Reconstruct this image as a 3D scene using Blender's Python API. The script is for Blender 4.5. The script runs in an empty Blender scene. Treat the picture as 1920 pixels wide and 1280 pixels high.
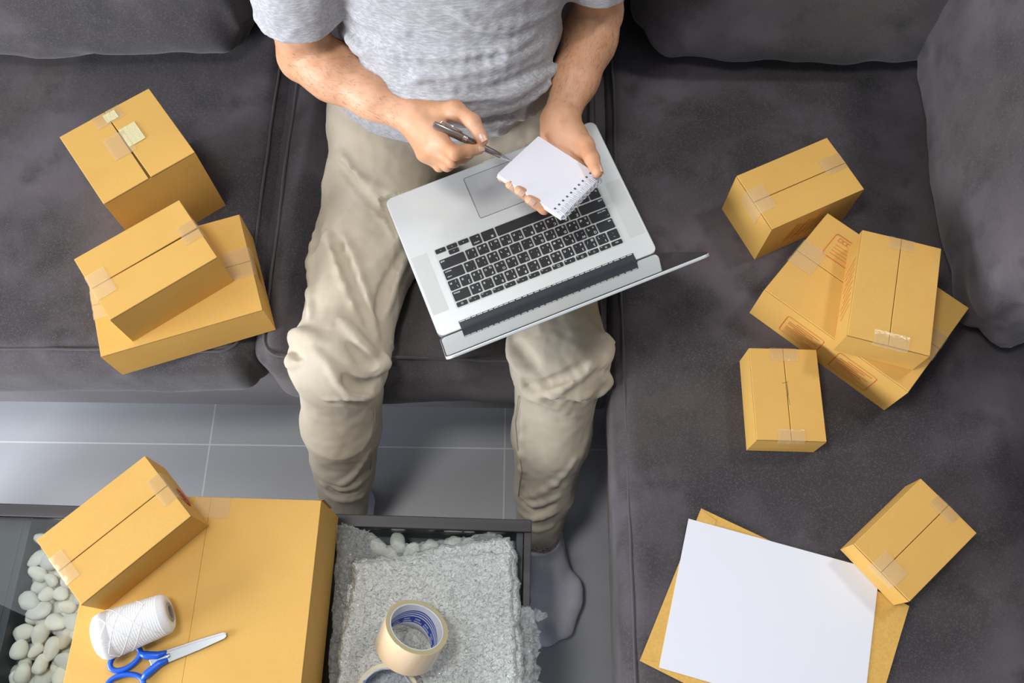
import bpy, bmesh, math, random
import numpy as np
from mathutils import Vector, Matrix, Euler, noise
random.seed(7); rng = np.random.default_rng(7)
S = bpy.context.scene; C = S.collection; D = bpy.data
R = math.radians
# ------------------------------------------------------------------ camera, world, lights, exposure
CAM = Vector((0, 0, 1.707)); FPX = 1615.2
CR = Matrix.Rotation(R(21.937), 3, 'X') @ Matrix.Rotation(.01355, 3, 'Z')
cam = D.objects.new('camera', D.cameras.new('camera')); C.objects.link(cam)
cam.matrix_world = Matrix.Translation(CAM) @ CR.to_4x4()
cam.data.sensor_width = 36; cam.data.lens = FPX / 1920 * 36; cam.data.clip_start = .02
S.camera = cam
vs = S.view_settings; vs.view_transform = 'Standard'; vs.look = 'None'; vs.gamma = 1; vs.exposure = .08; vs.use_curve_mapping = False
wd = D.worlds.new('world'); S.world = wd; wd.use_nodes = True
wd.node_tree.nodes['Background'].inputs[0].default_value = (.86, .91, 1, 1)
wd.node_tree.nodes['Background'].inputs[1].default_value = .30
def area(name, loc, aim, sx, sy, power, col):
    l = D.lights.new(name, 'AREA'); l.shape = 'RECTANGLE'; l.size = sx; l.size_y = sy; l.energy = power; l.color = col
    o = D.objects.new(name, l); C.objects.link(o); o.location = loc
    o.rotation_euler = (Vector(aim) - Vector(loc)).to_track_quat('-Z', 'Y').to_euler(); return o
area('window_light', (-2.5, -.75, 1.05), (.1, .45, .4), 1.5, 1.1, 118, (.92, .95, 1))
area('ceiling_lamp', (-.55, .22, 2.65), (.05, .45, .3), .4, .4, 19, (1, .97, .92))
area('ceiling_lamp', (1.3, 1.05, 2.5), (.4, .35, .4), .25, .25, 12, (1, .96, .90))
area('ceiling_lamp', (-1.85, .85, 2.6), (-.8, .35, .2), 1.2, .9, 10, (.94, .96, 1))

def P(px, py, z):
    """the point at height z seen at this place of the photograph"""
    d = CR @ Vector(((px - 960) / FPX, -(py - 640) / FPX, -1)); t = (z - CAM.z) / d.z
    return CAM + d * t

# ------------------------------------------------------------------ object helpers
def tag(o, label=None, cat=None, group=None, kind=None):
    for k, v in (('label', label), ('category', cat), ('group', group), ('kind', kind)):
        if v: o[k] = v
    return o
ROOTM = {}
def thing(name, label, cat, M=None, group=None):
    o = D.objects.new(name, None); C.objects.link(o); o.empty_display_size = .05
    M = M or Matrix(); o.matrix_world = M; ROOTM[o.name] = M
    return tag(o, label, cat, group)
def obj(name, v, f, mat, parent=None, world=False, smooth=False, mats=None, mi=None):
    """one mesh object; v in the parent's frame, or in the world's when world is set"""
    me = D.meshes.new(name)
    v = np.asarray(v, dtype=np.float64)
    root = parent
    while root is not None and root.parent: root = root.parent
    if world and root is not None and root.name in ROOTM:
        Mi = np.array(ROOTM[root.name].inverted()); v = v @ Mi[:3, :3].T + Mi[:3, 3]
    if isinstance(f, np.ndarray):
        me.vertices.add(len(v)); me.vertices.foreach_set('co', v.astype(np.float32).ravel())
        n, k = f.shape
        me.loops.add(n * k); me.loops.foreach_set('vertex_index', f.astype(np.int32).ravel())
        me.polygons.add(n); me.polygons.foreach_set('loop_start', np.arange(0, n * k, k, dtype=np.int32))
        me.update(calc_edges=True); me.validate()
    else:
        me.from_pydata([tuple(p) for p in v], [], [tuple(q) for q in f])
    for m in (mats or [mat]): me.materials.append(m)
    if mi is not None: me.polygons.foreach_set('material_index', np.asarray(mi, dtype=np.int32))
    if smooth: me.polygons.foreach_set('use_smooth', np.ones(len(me.polygons), dtype=bool))
    me.update()
    o = D.objects.new(name, me); C.objects.link(o)
    if parent: o.parent = parent
    return o
class MB:
    """collects simple shapes into one mesh"""
    def __init__(s): s.v = []; s.f = []; s.mi = []; s.m = 0
    def add(s, v, f):
        n = len(s.v); s.v += [tuple(p) for p in v]; s.f += [tuple(i + n for i in q) for q in f]; s.mi += [s.m] * len(f); return s
    def box(s, x0, x1, y0, y1, z0, z1, M=None):
        v = [Vector((x, y, z)) for z in (z0, z1) for x, y in ((x0, y0), (x1, y0), (x1, y1), (x0, y1))]
        if M: v = [M @ p for p in v]
        return s.add(v, [(0, 3, 2, 1), (4, 5, 6, 7), (0, 1, 5, 4), (1, 2, 6, 5), (2, 3, 7, 6), (3, 0, 4, 7)])
    def lathe(s, prof, n=40, M=None, close=False):
        v = []; f = []; m = len(prof)
        for i in range(n):
            a = 2 * math.pi * i / n
            for r, z in prof: v.append(Vector((r * math.cos(a), r * math.sin(a), z)))
        if M: v = [M @ p for p in v]
        for i in range(n):
            j = (i + 1) % n
            for k in range(m if close else m - 1):
                l = (k + 1) % m; f.append((i * m + k, j * m + k, j * m + l, i * m + l))
        return s.add(v, f)
    def tube(s, pts, r, n=8, closed=False, cap=True):
        pts = [Vector(p) for p in pts]; m = len(pts); rr = r if hasattr(r, '__len__') else [r] * m
        v = []; f = []; up = None
        for i, p in enumerate(pts):
            a = pts[(i - 1) % m] if (closed or i) else p; b = pts[(i + 1) % m] if (closed or i < m - 1) else p
            t = (b - a).normalized()
            if up is None: up = t.orthogonal().normalized()
            up = (up - t * up.dot(t)).normalized(); w = t.cross(up)
            for k in range(n):
                c = 2 * math.pi * k / n; v.append(p + (up * math.cos(c) + w * math.sin(c)) * rr[i])
        for i in range(m if closed else m - 1):
            j = (i + 1) % m
            for k in range(n): l = (k + 1) % n; f.append((i * n + k, i * n + l, j * n + l, j * n + k))
        if cap and not closed: f.append(tuple(range(n))[::-1]); f.append(tuple(range((m - 1) * n, m * n)))
        return s.add(v, f)
    def prism(s, pts, z0, z1, M=None):
        n = len(pts); v = [Vector((x, y, z)) for z in (z0, z1) for x, y in pts]
        if M: v = [M @ p for p in v]
        return s.add(v, [tuple(range(n))[::-1], tuple(range(n, 2 * n))] + [(i, (i + 1) % n, (i + 1) % n + n, i + n) for i in range(n)])
    def make(s, name, mat, parent=None, smooth=False, world=False, bevel=0, mats=None, seg=2):
        o = obj(name, s.v, s.f, mat, parent, world, smooth, mats, s.mi if mats else None)
        if bevel:
            b = o.modifiers.new('bevel', 'BEVEL'); b.width = bevel; b.segments = seg; b.limit_method = 'ANGLE'
        return o
def rrect(x0, x1, y0, y1, r, n=5):
    out = []
    for cx, cy, a0 in ((x1 - r, y1 - r, 0), (x0 + r, y1 - r, 90), (x0 + r, y0 + r, 180), (x1 - r, y0 + r, 270)):
        for i in range(n + 1):
            a = R(a0 + 90 * i / n); out.append((cx + r * math.cos(a), cy + r * math.sin(a)))
    return out
def autosmooth(o, deg=35):
    o.data.polygons.foreach_set('use_smooth', np.ones(len(o.data.polygons), dtype=bool))
    try: o.data.set_sharp_from_angle(angle=R(deg))
    except Exception: pass
    return o
def fbm(p, s, o=3, seed=0.):
    return noise.fractal(Vector((p[0] * s + seed, p[1] * s - seed, p[2] * s + 2 * seed)), 1., 2., o)

# ------------------------------------------------------------------ materials
def mat(name, col, rough=.6, metal=0, spec=.5, bump=None, mix=None, sheen=0, sss=0, alpha=None, coat=0, coords='Object', trans=0):
    """bump=(scale, strength, distance); mix=(colour2, scale, lo, hi, stretch)"""
    m = D.materials.new(name); m.use_nodes = True; nt = m.node_tree; b = nt.nodes['Principled BSDF']
    L = nt.links.new
    b.inputs['Base Color'].default_value = (*col, 1); b.inputs['Roughness'].default_value = rough
    b.inputs['Metallic'].default_value = metal; b.inputs['Specular IOR Level'].default_value = spec
    if sheen: b.inputs['Sheen Weight'].default_value = sheen; b.inputs['Sheen Roughness'].default_value = .5
    if coat: b.inputs['Coat Weight'].default_value = coat; b.inputs['Coat Roughness'].default_value = .05
    if sss:
        b.inputs['Subsurface Weight'].default_value = sss; b.inputs['Subsurface Radius'].default_value = (.01, .004, .002); b.inputs['Subsurface Scale'].default_value = 1
    if trans: b.inputs['Transmission Weight'].default_value = trans
    if alpha is not None: b.inputs['Alpha'].default_value = alpha
    tc = nt.nodes.new('ShaderNodeTexCoord')
    def nz(scale, detail, stretch=(1, 1, 1)):
        mp = nt.nodes.new('ShaderNodeMapping'); mp.inputs['Scale'].default_value = stretch; L(tc.outputs[coords], mp.inputs[0])
        n = nt.nodes.new('ShaderNodeTexNoise'); n.inputs['Scale'].default_value = scale; n.inputs['Detail'].default_value = detail
        L(mp.outputs[0], n.inputs['Vector']); return n
    last = None
    for c2, scale, lo, hi, st in (mix or []):
        n = nz(scale, 5, st); mr = nt.nodes.new('ShaderNodeMapRange'); L(n.outputs['Fac'], mr.inputs['Value'])
        mr.inputs['From Min'].default_value = lo; mr.inputs['From Max'].default_value = hi
        x = nt.nodes.new('ShaderNodeMix'); x.data_type = 'RGBA'; L(mr.outputs[0], x.inputs['Factor'])
        if last: L(last, x.inputs[6])
        else: x.inputs[6].default_value = (*col, 1)
        x.inputs[7].default_value = (*c2, 1); last = x.outputs[2]
    if last: L(last, b.inputs['Base Color'])
    h = None
    for scale, st, dist, stretch in (bump or []):
        n = nz(scale, 4, stretch); bp = nt.nodes.new('ShaderNodeBump'); bp.inputs['Strength'].default_value = st; bp.inputs['Distance'].default_value = dist
        L(n.outputs['Fac'], bp.inputs['Height'])
        if h: L(h, bp.inputs['Normal'])
        h = bp.outputs[0]
    if h: L(h, b.inputs['Normal'])
    return m
U1 = (1, 1, 1)
M_card = mat('cardboard', (.63, .368, .088), .62, spec=.25, bump=[(900, .08, .0003, U1)], mix=[((.67, .405, .115), 500, .3, .8, U1), ((.60, .342, .085), 9, .45, .8, U1)])
M_cardedge = mat('cardboard_edge', (.34, .2, .07), .8)
M_cardin = mat('cardboard_inside', (.25, .15, .05), .8)
M_red = mat('red_print', (.62, .10, .02), .6)
M_redsolid = mat('red_sticker', (.50, .025, .015), .45)
M_dprint = mat('dark_print', (.30, .11, .02), .6)
def tape_mat():
    m = mat('clear_tape', (.72, .56, .33), .15, spec=.6, alpha=.34, bump=[(160, .35, .002, (1, 1, 1))])
    return m
M_tape = tape_mat()
M_sofa = mat('suede', (.042, .038, .043), .85, spec=.25, sheen=.18, coords='Object',
             bump=[(1400, .35, .0006, U1), (14, .25, .01, U1)],
             mix=[((.115, .100, .116), 4.5, .42, .68, U1), ((.075, .064, .060), 3, .5, .7, U1), ((.030, .029, .031), 16, .52, .78, U1), ((.11, .10, .112), 420, .5, .85, U1)])
M_pipe = mat('suede_piping', (.052, .049, .056), .85, sheen=.3)
M_sofab = mat('suede_base', (.060, .050, .060), .85, sheen=.3, bump=[(1400, .3, .0006, U1)], mix=[((.085, .072, .088), 7, .4, .7, U1)])
def floor_mat():
    m = mat('floor_tiles', (.38, .39, .42), .26, spec=.5, coords='Object', mix=[((.41, .42, .45), 3, .4, .7, U1), ((.36, .37, .395), 260, .55, .8, U1)])
    nt = m.node_tree; b = nt.nodes['Principled BSDF']; L = nt.links.new; tc = [n for n in nt.nodes if n.type == 'TEX_COORD'][0]
    sp = nt.nodes.new('ShaderNodeSeparateXYZ'); L(tc.outputs['Object'], sp.inputs[0])
    lines = []
    for i, off in ((0, -.6121), (1, .4525)):
        a = nt.nodes.new('ShaderNodeMath'); a.operation = 'SUBTRACT'; L(sp.outputs[i], a.inputs[0]); a.inputs[1].default_value = off - .0015
        w = nt.nodes.new('ShaderNodeMath'); w.operation = 'FLOORED_MODULO'; L(a.outputs[0], w.inputs[0]); w.inputs[1].default_value = .6
        c = nt.nodes.new('ShaderNodeMath'); c.operation = 'LESS_THAN'; L(w.outputs[0], c.inputs[0]); c.inputs[1].default_value = .003; lines.append(c)
    mx = nt.nodes.new('ShaderNodeMath'); mx.operation = 'MAXIMUM'; L(lines[0].outputs[0], mx.inputs[0]); L(lines[1].outputs[0], mx.inputs[1])
    old = b.inputs['Base Color'].links[0].from_socket
    x = nt.nodes.new('ShaderNodeMix'); x.data_type = 'RGBA'; L(mx.outputs[0], x.inputs['Factor']); L(old, x.inputs[6]); x.inputs[7].default_value = (.58, .60, .62, 1)
    L(x.outputs[2], b.inputs['Base Color']); return m
M_floor = floor_mat()
M_wood = mat('dark_wood', (.030, .026, .030), .42, spec=.4, mix=[((.052, .045, .052), 40, .4, .65, (.05, 1, 1))], bump=[(60, .15, .001, (.05, 1, 1))])
M_woodin = mat('dark_wood_tray', (.040, .045, .055), .5, mix=[((.060, .068, .080), 14, .4, .65, (1, .1, 1))])
def glass_mat():
    m = D.materials.new('clear_glass'); m.use_nodes = True; nt = m.node_tree; nt.nodes.clear(); L = nt.links.new
    out = nt.nodes.new('ShaderNodeOutputMaterial'); mx = nt.nodes.new('ShaderNodeMixShader'); t = nt.nodes.new('ShaderNodeBsdfTransparent')
    t.inputs[0].default_value = (.96, .985, .98, 1); g = nt.nodes.new('ShaderNodeBsdfGlossy'); g.inputs['Roughness'].default_value = .01
    f = nt.nodes.new('ShaderNodeFresnel'); f.inputs[0].default_value = 1.3
    L(f.outputs[0], mx.inputs[0]); L(t.outputs[0], mx.inputs[1]); L(g.outputs[0], mx.inputs[2]); L(mx.outputs[0], out.inputs[0]); return m
M_glass = glass_mat()
M_peb = [mat('pebble_white', (.92, .89, .80), .5, mix=[((.78, .75, .67), 40, .4, .7, U1)]),
         mat('pebble_cream', (.80, .72, .60), .5, mix=[((.66, .58, .46), 40, .4, .7, U1)]),
         mat('pebble_grey', (.72, .72, .68), .5, mix=[((.84, .82, .76), 60, .4, .7, U1)])]
M_skin = mat('skin', (.56, .29, .16), .48, spec=.35, sss=.12, bump=[(420, .12, .0006, U1), (60, .12, .002, U1)], mix=[((.66, .37, .235), 14, .4, .65, U1), ((.52, .23, .12), 38, .58, .85, U1)])
M_nail = mat('fingernail', (.74, .46, .36), .28, spec=.5, sss=.1)
M_hair = mat('black_hair', (.012, .010, .009), .45, bump=[(300, .6, .002, (1, 1, .1))])
M_eye = mat('eye_white', (.8, .8, .78), .2); M_lip = mat('lips', (.50, .22, .17), .5); M_iris = mat('iris', (.02, .012, .008), .2)
M_shirt = mat('heather_grey_jersey', (.35, .355, .38), .9, spec=.15, sheen=.15, bump=[(1100, .35, .0006, (1, 1, .25))],
              mix=[((.50, .50, .53), 420, .40, .66, (.22, .6, 1)), ((.26, .265, .29), 700, .56, .8, (.22, .6, 1))])
M_pants = mat('khaki_cotton', (.45, .395, .305), .85, spec=.2, sheen=.1, bump=[(900, .25, .0005, U1), (26, .14, .006, U1)], mix=[((.51, .46, .37), 9, .4, .7, U1)])
M_thread = mat('seam_thread', (.36, .30, .22), .8)
M_sock = mat('sock_cotton', (.74, .72, .84), .9, bump=[(900, .3, .0005, U1)], mix=[((.80, .79, .88), 30, .4, .7, U1)])
M_alu = mat('aluminium', (.66, .70, .71), .42, metal=.55, spec=.5, bump=[(2500, .05, .0002, U1)])
M_alu2 = mat('aluminium_grille', (.56, .59, .59), .5, metal=.5, bump=[(2200, .6, .0005, U1)])
M_pad = mat('trackpad_glass', (.60, .63, .64), .35, metal=.5)
M_key = mat('black_key', (.016, .018, .022), .42, spec=.4); M_leg = mat('key_legend', (.80, .82, .84), .5)
M_hinge = mat('hinge_rubber', (.028, .033, .042), .33, spec=.5)
M_screen = mat('dark_screen', (.006, .007, .009), .03, spec=1.0, coat=1.0); M_rub = mat('black_gasket', (.02, .022, .026), .5)
M_paper = mat('white_paper', (.71, .73, .80), .7, spec=.2, bump=[(7, .06, .004, U1)])
M_page = mat('notebook_page', (.80, .81, .90), .65, spec=.2); M_wire = mat('white_wire', (.78, .8, .84), .3, metal=.3)
M_hole = mat('punched_hole', (.10, .12, .16), .7); M_pedge = mat('page_edge', (.62, .65, .72), .8)
M_env = mat('kraft_envelope', (.62, .37, .09), .65, spec=.2, mix=[((.68, .42, .12), 300, .4, .7, U1)])
M_gun = mat('gunmetal_pen', (.34, .30, .28), .22, metal=.8); M_chr = mat('chrome', (.75, .76, .78), .12, metal=1)
M_blue = mat('blue_plastic', (.008, .10, .60), .35, spec=.5); M_steel = mat('scissor_steel', (.34, .36, .38), .36, metal=.9)
M_twine = mat('white_twine', (.83, .84, .86), .8, bump=[(90, .5, .0015, (6, 1, 1))]); M_core = mat('spool_card', (.36, .30, .26), .8)
M_tapebody = mat('rolled_tape', (.76, .57, .37), .12, spec=.6, coat=.7, mix=[((.80, .63, .44), 6, .4, .7, U1)])
M_tapeside = mat('rolled_tape_side', (.50, .45, .27), .25, spec=.5, coat=.3)
M_tcore = mat('tape_core_paper', (.70, .73, .80), .5); M_tblue = mat('tape_core_blue', (.02, .06, .36), .5); M_twhite = mat('tape_core_print', (.75, .78, .88), .5)
def wrap_mat(name, a, white):
    m = mat(name, white, .07, spec=1, alpha=a, coat=1)
    nt = m.node_tree; b = nt.nodes['Principled BSDF']; L = nt.links.new; tc = [n for n in nt.nodes if n.type == 'TEX_COORD'][0]
    v = nt.nodes.new('ShaderNodeTexVoronoi'); v.inputs['Scale'].default_value = 210; v.inputs['Randomness'].default_value = 1
    n = nt.nodes.new('ShaderNodeTexNoise'); n.inputs['Scale'].default_value = 120; n.inputs['Detail'].default_value = 6; n.inputs['Distortion'].default_value = 2.5
    L(tc.outputs['Object'], n.inputs['Vector']); L(tc.outputs['Object'], v.inputs['Vector'])
    b1 = nt.nodes.new('ShaderNodeBump'); b1.inputs['Strength'].default_value = .9; b1.inputs['Distance'].default_value = .0075; L(n.outputs['Fac'], b1.inputs['Height'])
    b2 = nt.nodes.new('ShaderNodeBump'); b2.inputs['Strength'].default_value = .8; b2.inputs['Distance'].default_value = .0025; L(v.outputs['Distance'], b2.inputs['Height']); L(b1.outputs[0], b2.inputs['Normal'])
    L(b2.outputs[0], b.inputs['Normal']); L(b2.outputs[0], b.inputs['Coat Normal']); return m
M_wrap = wrap_mat('bubble_wrap_layers', .84, (.86, .91, .90)); M_wrap1 = wrap_mat('bubble_wrap_single', .24, (.85, .90, .90))

# ------------------------------------------------------------------ floor
w = MB().box(-3, 2.4, 1.55, 1.65, 0, 2.8).make('wall_back', mat('painted_wall', (.62, .62, .60), .9)); tag(w, kind='structure')
f = MB().box(-3, 2.4, -2.2, 1.55, -.05, 0).make('floor', M_floor); tag(f, 'grey porcelain floor tiles with pale joints', 'floor', kind='structure')

# ------------------------------------------------------------------ sofa
def cushion(name, x0, x1, y0, y1, z0, z1, r, n=(60, 40, 14), puff=(.0, .0), wob=.004, seed=0., parent=None, fn=None, M=None, m=None, flat_top=None):
    nx, ny, nz = n; idx = {}; V = []; F = []
    def vid(i, j, k):
        if (i, j, k) not in idx: idx[(i, j, k)] = len(V); V.append((i / nx, j / ny, k / nz))
        return idx[(i, j, k)]
    for i in range(nx):
        for j in range(ny):
            F.append((vid(i, j, 0), vid(i, j + 1, 0), vid(i + 1, j + 1, 0), vid(i + 1, j, 0)))
            F.append((vid(i, j, nz), vid(i + 1, j, nz), vid(i + 1, j + 1, nz), vid(i, j + 1, nz)))
    for i in range(nx):
        for k in range(nz):
            F.append((vid(i, 0, k), vid(i + 1, 0, k), vid(i + 1, 0, k + 1), vid(i, 0, k + 1)))
            F.append((vid(i, ny, k), vid(i, ny, k + 1), vid(i + 1, ny, k + 1), vid(i + 1, ny, k)))
    for j in range(ny):
        for k in range(nz):
            F.append((vid(0, j, k), vid(0, j, k + 1), vid(0, j + 1, k + 1), vid(0, j + 1, k)))
            F.append((vid(nx, j, k), vid(nx, j + 1, k), vid(nx, j + 1, k + 1), vid(nx, j, k + 1)))
    out = []
    for u, v, w in V:
        # denser rows near the edges
        g = lambda t: .5 - .5 * math.cos(math.pi * t) if False else t
        p = Vector((x0 + (x1 - x0) * u, y0 + (y1 - y0) * v, z0 + (z1 - z0) * w))
        c = Vector((min(max(p.x, x0 + r), x1 - r), min(max(p.y, y0 + r), y1 - r), min(max(p.z, z0 + r), z1 - r)))
        d = p - c
        if d.length > 1e-9:
            mx = max(abs(d.x), abs(d.y), abs(d.z)); q = c + d.normalized() * mx
            nrm = d.normalized()
        else: q = p; nrm = Vector((0, 0, 1))
        su, sv, sw = 4 * u * (1 - u), 4 * v * (1 - v), 4 * w * (1 - w)
        if w > .999 or w < .001: q.z += puff[0] * (su * sv) ** .45 * (1 if w > .5 else -1)
        if v < .001 or v > .999: q.y += puff[1] * (su * sw) ** .45 * (1 if v > .5 else -1)
        if u < .001 or u > .999: q.x += puff[1] * (sv * sw) ** .45 * (1 if u > .5 else -1)
        q += nrm * wob * fbm(q, 7, 3, seed)
        if fn: q = fn(q, u, v, w)
        if flat_top and q.z > flat_top - .004: q.z = flat_top - .004 + .004 * math.tanh((q.z - flat_top + .004) / .004)
        out.append(M @ q if M else q)
    o = obj(name, out, F, m or M_sofa, parent, smooth=True)
    return o
def piping(pts, parent, r=.0022, name='piping', m=None):
    mb = MB(); mb.tube(pts, r, 6); return mb.make(name, m or M_pipe, parent, smooth=True)
sofa = thing('corner_sofa', 'dark grey suede corner sofa with a wide chaise on the right', 'sofa')
bs = MB()
bs.box(-1.75, .19, .515, 1.45, .06, .285); bs.box(.185, 1.2, -.55, 1.45, .06, .285)
bs.make('base', M_sofab, sofa, bevel=.015)
bk = MB(); bk.box(-1.75, 1.2, 1.24, 1.45, .25, .82); bk.box(.98, 1.2, -.5, 1.24, .25, .62)
bk.make('frame_back', M_sofab, sofa, bevel=.03)
for x, y in ((-1.6, .60), (-.5, .60), (.26, -.45), (1.1, -.45), (-1.6, 1.38), (1.1, 1.38), (.26, .62)):
    MB().box(x - .03, x + .03, y - .03, y + .03, 0, .07).make('leg', M_wood, sofa, bevel=.004)
def dent(q, u, v, w):
    if q.z > .3:
        for cx, hw in ((-.235, .10), (.03, .10)):
            a = max(0, 1 - ((q.x - cx + (.9 - q.y) * 0.06 * (1 if cx < -.1 else -1)) / .13) ** 2); b = min(1, max(0, (q.y - .42) / .18))
            q.z -= .058 * a * b
        a = max(0, 1 - ((q.x + .10) / .27) ** 2) * min(1, max(0, (q.y - .66) / .15)); q.z -= .028 * a
    return q
def foldy(q, u, v, w):
    if q.z > .40:
        m = max(0, 1 - abs(q.x + .56) / .16); q.z += .004 * m * math.sin((q.y + .35 * q.x) * 75 + 2 * fbm(q, 5, 2)) * min(1, max(0, (q.y - .6) / .2))
    return q
s1 = cushion('seat_cushion', -1.32, -.421, .478, 1.25, .262, .4257, .045, (120, 90, 12), (.006, .018), .004, 1.3, sofa, foldy, flat_top=.4257)
s2 = cushion('seat_cushion', -.414, .158, .470, 1.25, .262, .4257, .045, (90, 100, 12), (.006, .02), .004, 5.1, sofa, dent)
s0 = cushion('seat_cushion', -1.75, -1.33, .478, 1.25, .262, .4257, .045, (30, 50, 8), (.006, .018), .004, 9.3, sofa)
s3 = cushion('chaise_cushion', .166, 1.0, -.55, 1.25, .262, .4257, .035, (90, 180, 12), (.004, .006), .003, 2.7, sofa, flat_top=.4257)
def seam(cx0, cx1, cy0, cy1, z, seed, par, sides='nesw', rr=.035):
    pts = []
    for x, y in rrect(cx0, cx1, cy0, cy1, rr, 6): pts.append((x, y))
    full = []
    for i in range(len(pts)):
        a = Vector(pts[i]); b = Vector(pts[(i + 1) % len(pts)]); k = max(1, int((b - a).length / .02))
        for t in range(k): full.append(a.lerp(b, t / k))
    p3 = [Vector((p.x + .002 * fbm((p.x, p.y, 0), 9, 2, seed), p.y + .003 * fbm((p.x, p.y, 3), 7, 2, seed), z)) for p in full]
    mb = MB(); mb.tube(p3, .0022, 6, closed=True); mb.make('piping', M_pipe, par, smooth=True)
seam(-1.31, -.436, .494, 1.24, .4195, 1, s1); seam(-.401, .146, .488, 1.24, .4185, 2, s2); seam(.179, .99, -.54, 1.24, .4195, 3, s3, rr=.03)
# back cushions: leaning rounded pillows
def backc(name, x0, x1, yf, seed, rot=0, piv=None, tilt=-11, z0=.428, z1=.90, th=.24, **k):
    Mx = Matrix.Translation((0, yf, z0)) @ Matrix.Rotation(R(tilt), 4, 'X') @ Matrix.Translation((0, 0, 0))
    if piv: Mx = Matrix.Translation(piv) @ Matrix.Rotation(R(rot), 4, 'Z') @ Matrix.Translation(-Vector(piv)) @ Mx
    def fn(q, u, v, w):
        e = (4 * u * (1 - u)) ** .4 * (4 * w * (1 - w)) ** .4
        q.y += (-1 if v < .5 else 1) * .035 * e
        # gather creases running in from the seam
        c = math.exp(-((min(u, 1 - u)) / .10) ** 2) + .6 * math.exp(-(w / .16) ** 2)
        q.y += .006 * c * math.sin(26 * w + 31 * u + 4 * fbm(q, 6, 2, seed)) * (1 if v < .5 else 0)
        q.x += (u - .5) * -.03 * (1 - 4 * w * (1 - w)); q.z += .012 * (1 - w) * (1 - (4 * u * (1 - u)) ** .5) * 2
        return q
    o = cushion(name, x0, x1, 0, th, 0, z1 - z0, .075, (90, 14, 50), (0, 0), .007, seed, sofa, fn, Mx)
    return o, Mx
b1, MX = backc('back_cushion', -1.33, -.447, 1.040, 3.3)
mb = MB(); mb.tube([MX @ Vector((-.462 - .018 * math.sin(w * 3), .045 + .02 * math.sin(w * 5), w)) for w in np.linspace(.09, .42, 20)], .0025, 6); mb.make('piping', M_pipe, b1, smooth=True)
b2, MX = backc('back_cushion', -.435, .172, 1.06, 7.7)
b3, MX = backc('back_cushion', .196, .93, 1.050, 11.1)
mb = MB(); mb.tube([MX @ Vector((.213 + .010 * math.sin(w * 3), .045 + .02 * math.sin(w * 5), w)) for w in np.linspace(.09, .42, 20)], .0025, 6); mb.make('piping', M_pipe, b3, smooth=True)
backc('back_cushion', -1.75, -1.34, 1.008, 15.)
def bol(q, u, v, w):
    e = (4 * v * (1 - v)) ** .2 * (4 * w * (1 - w)) ** .4
    q.x += (-1 if u < .5 else 1) * .05 * e
    c = math.exp(-(v / .10) ** 2)
    q.x += .007 * c * math.sin(40 * w + 6 * fbm(q, 5, 2)); q.y += .008 * c * math.sin(16 * q.x * 4 + 22 * w)
    q.x -= .024 * (1 - v)
    return q
MX = Matrix.Translation((.745, 0, .428)) @ Matrix.Rotation(R(3), 4, 'Y')
cushion('side_cushion', 0, .27, .512, 1.20, 0, .40, .050, (16, 80, 44), (0, 0), .009, 21., sofa, bol, MX)
cushion('side_cushion', 0, .27, -.16, .505, 0, .40, .085, (16, 60, 30), (0, 0), .009, 31., sofa, bol, Matrix.Translation((.815, 0, .428)) @ Matrix.Rotation(R(9), 4, 'Y'))

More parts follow.
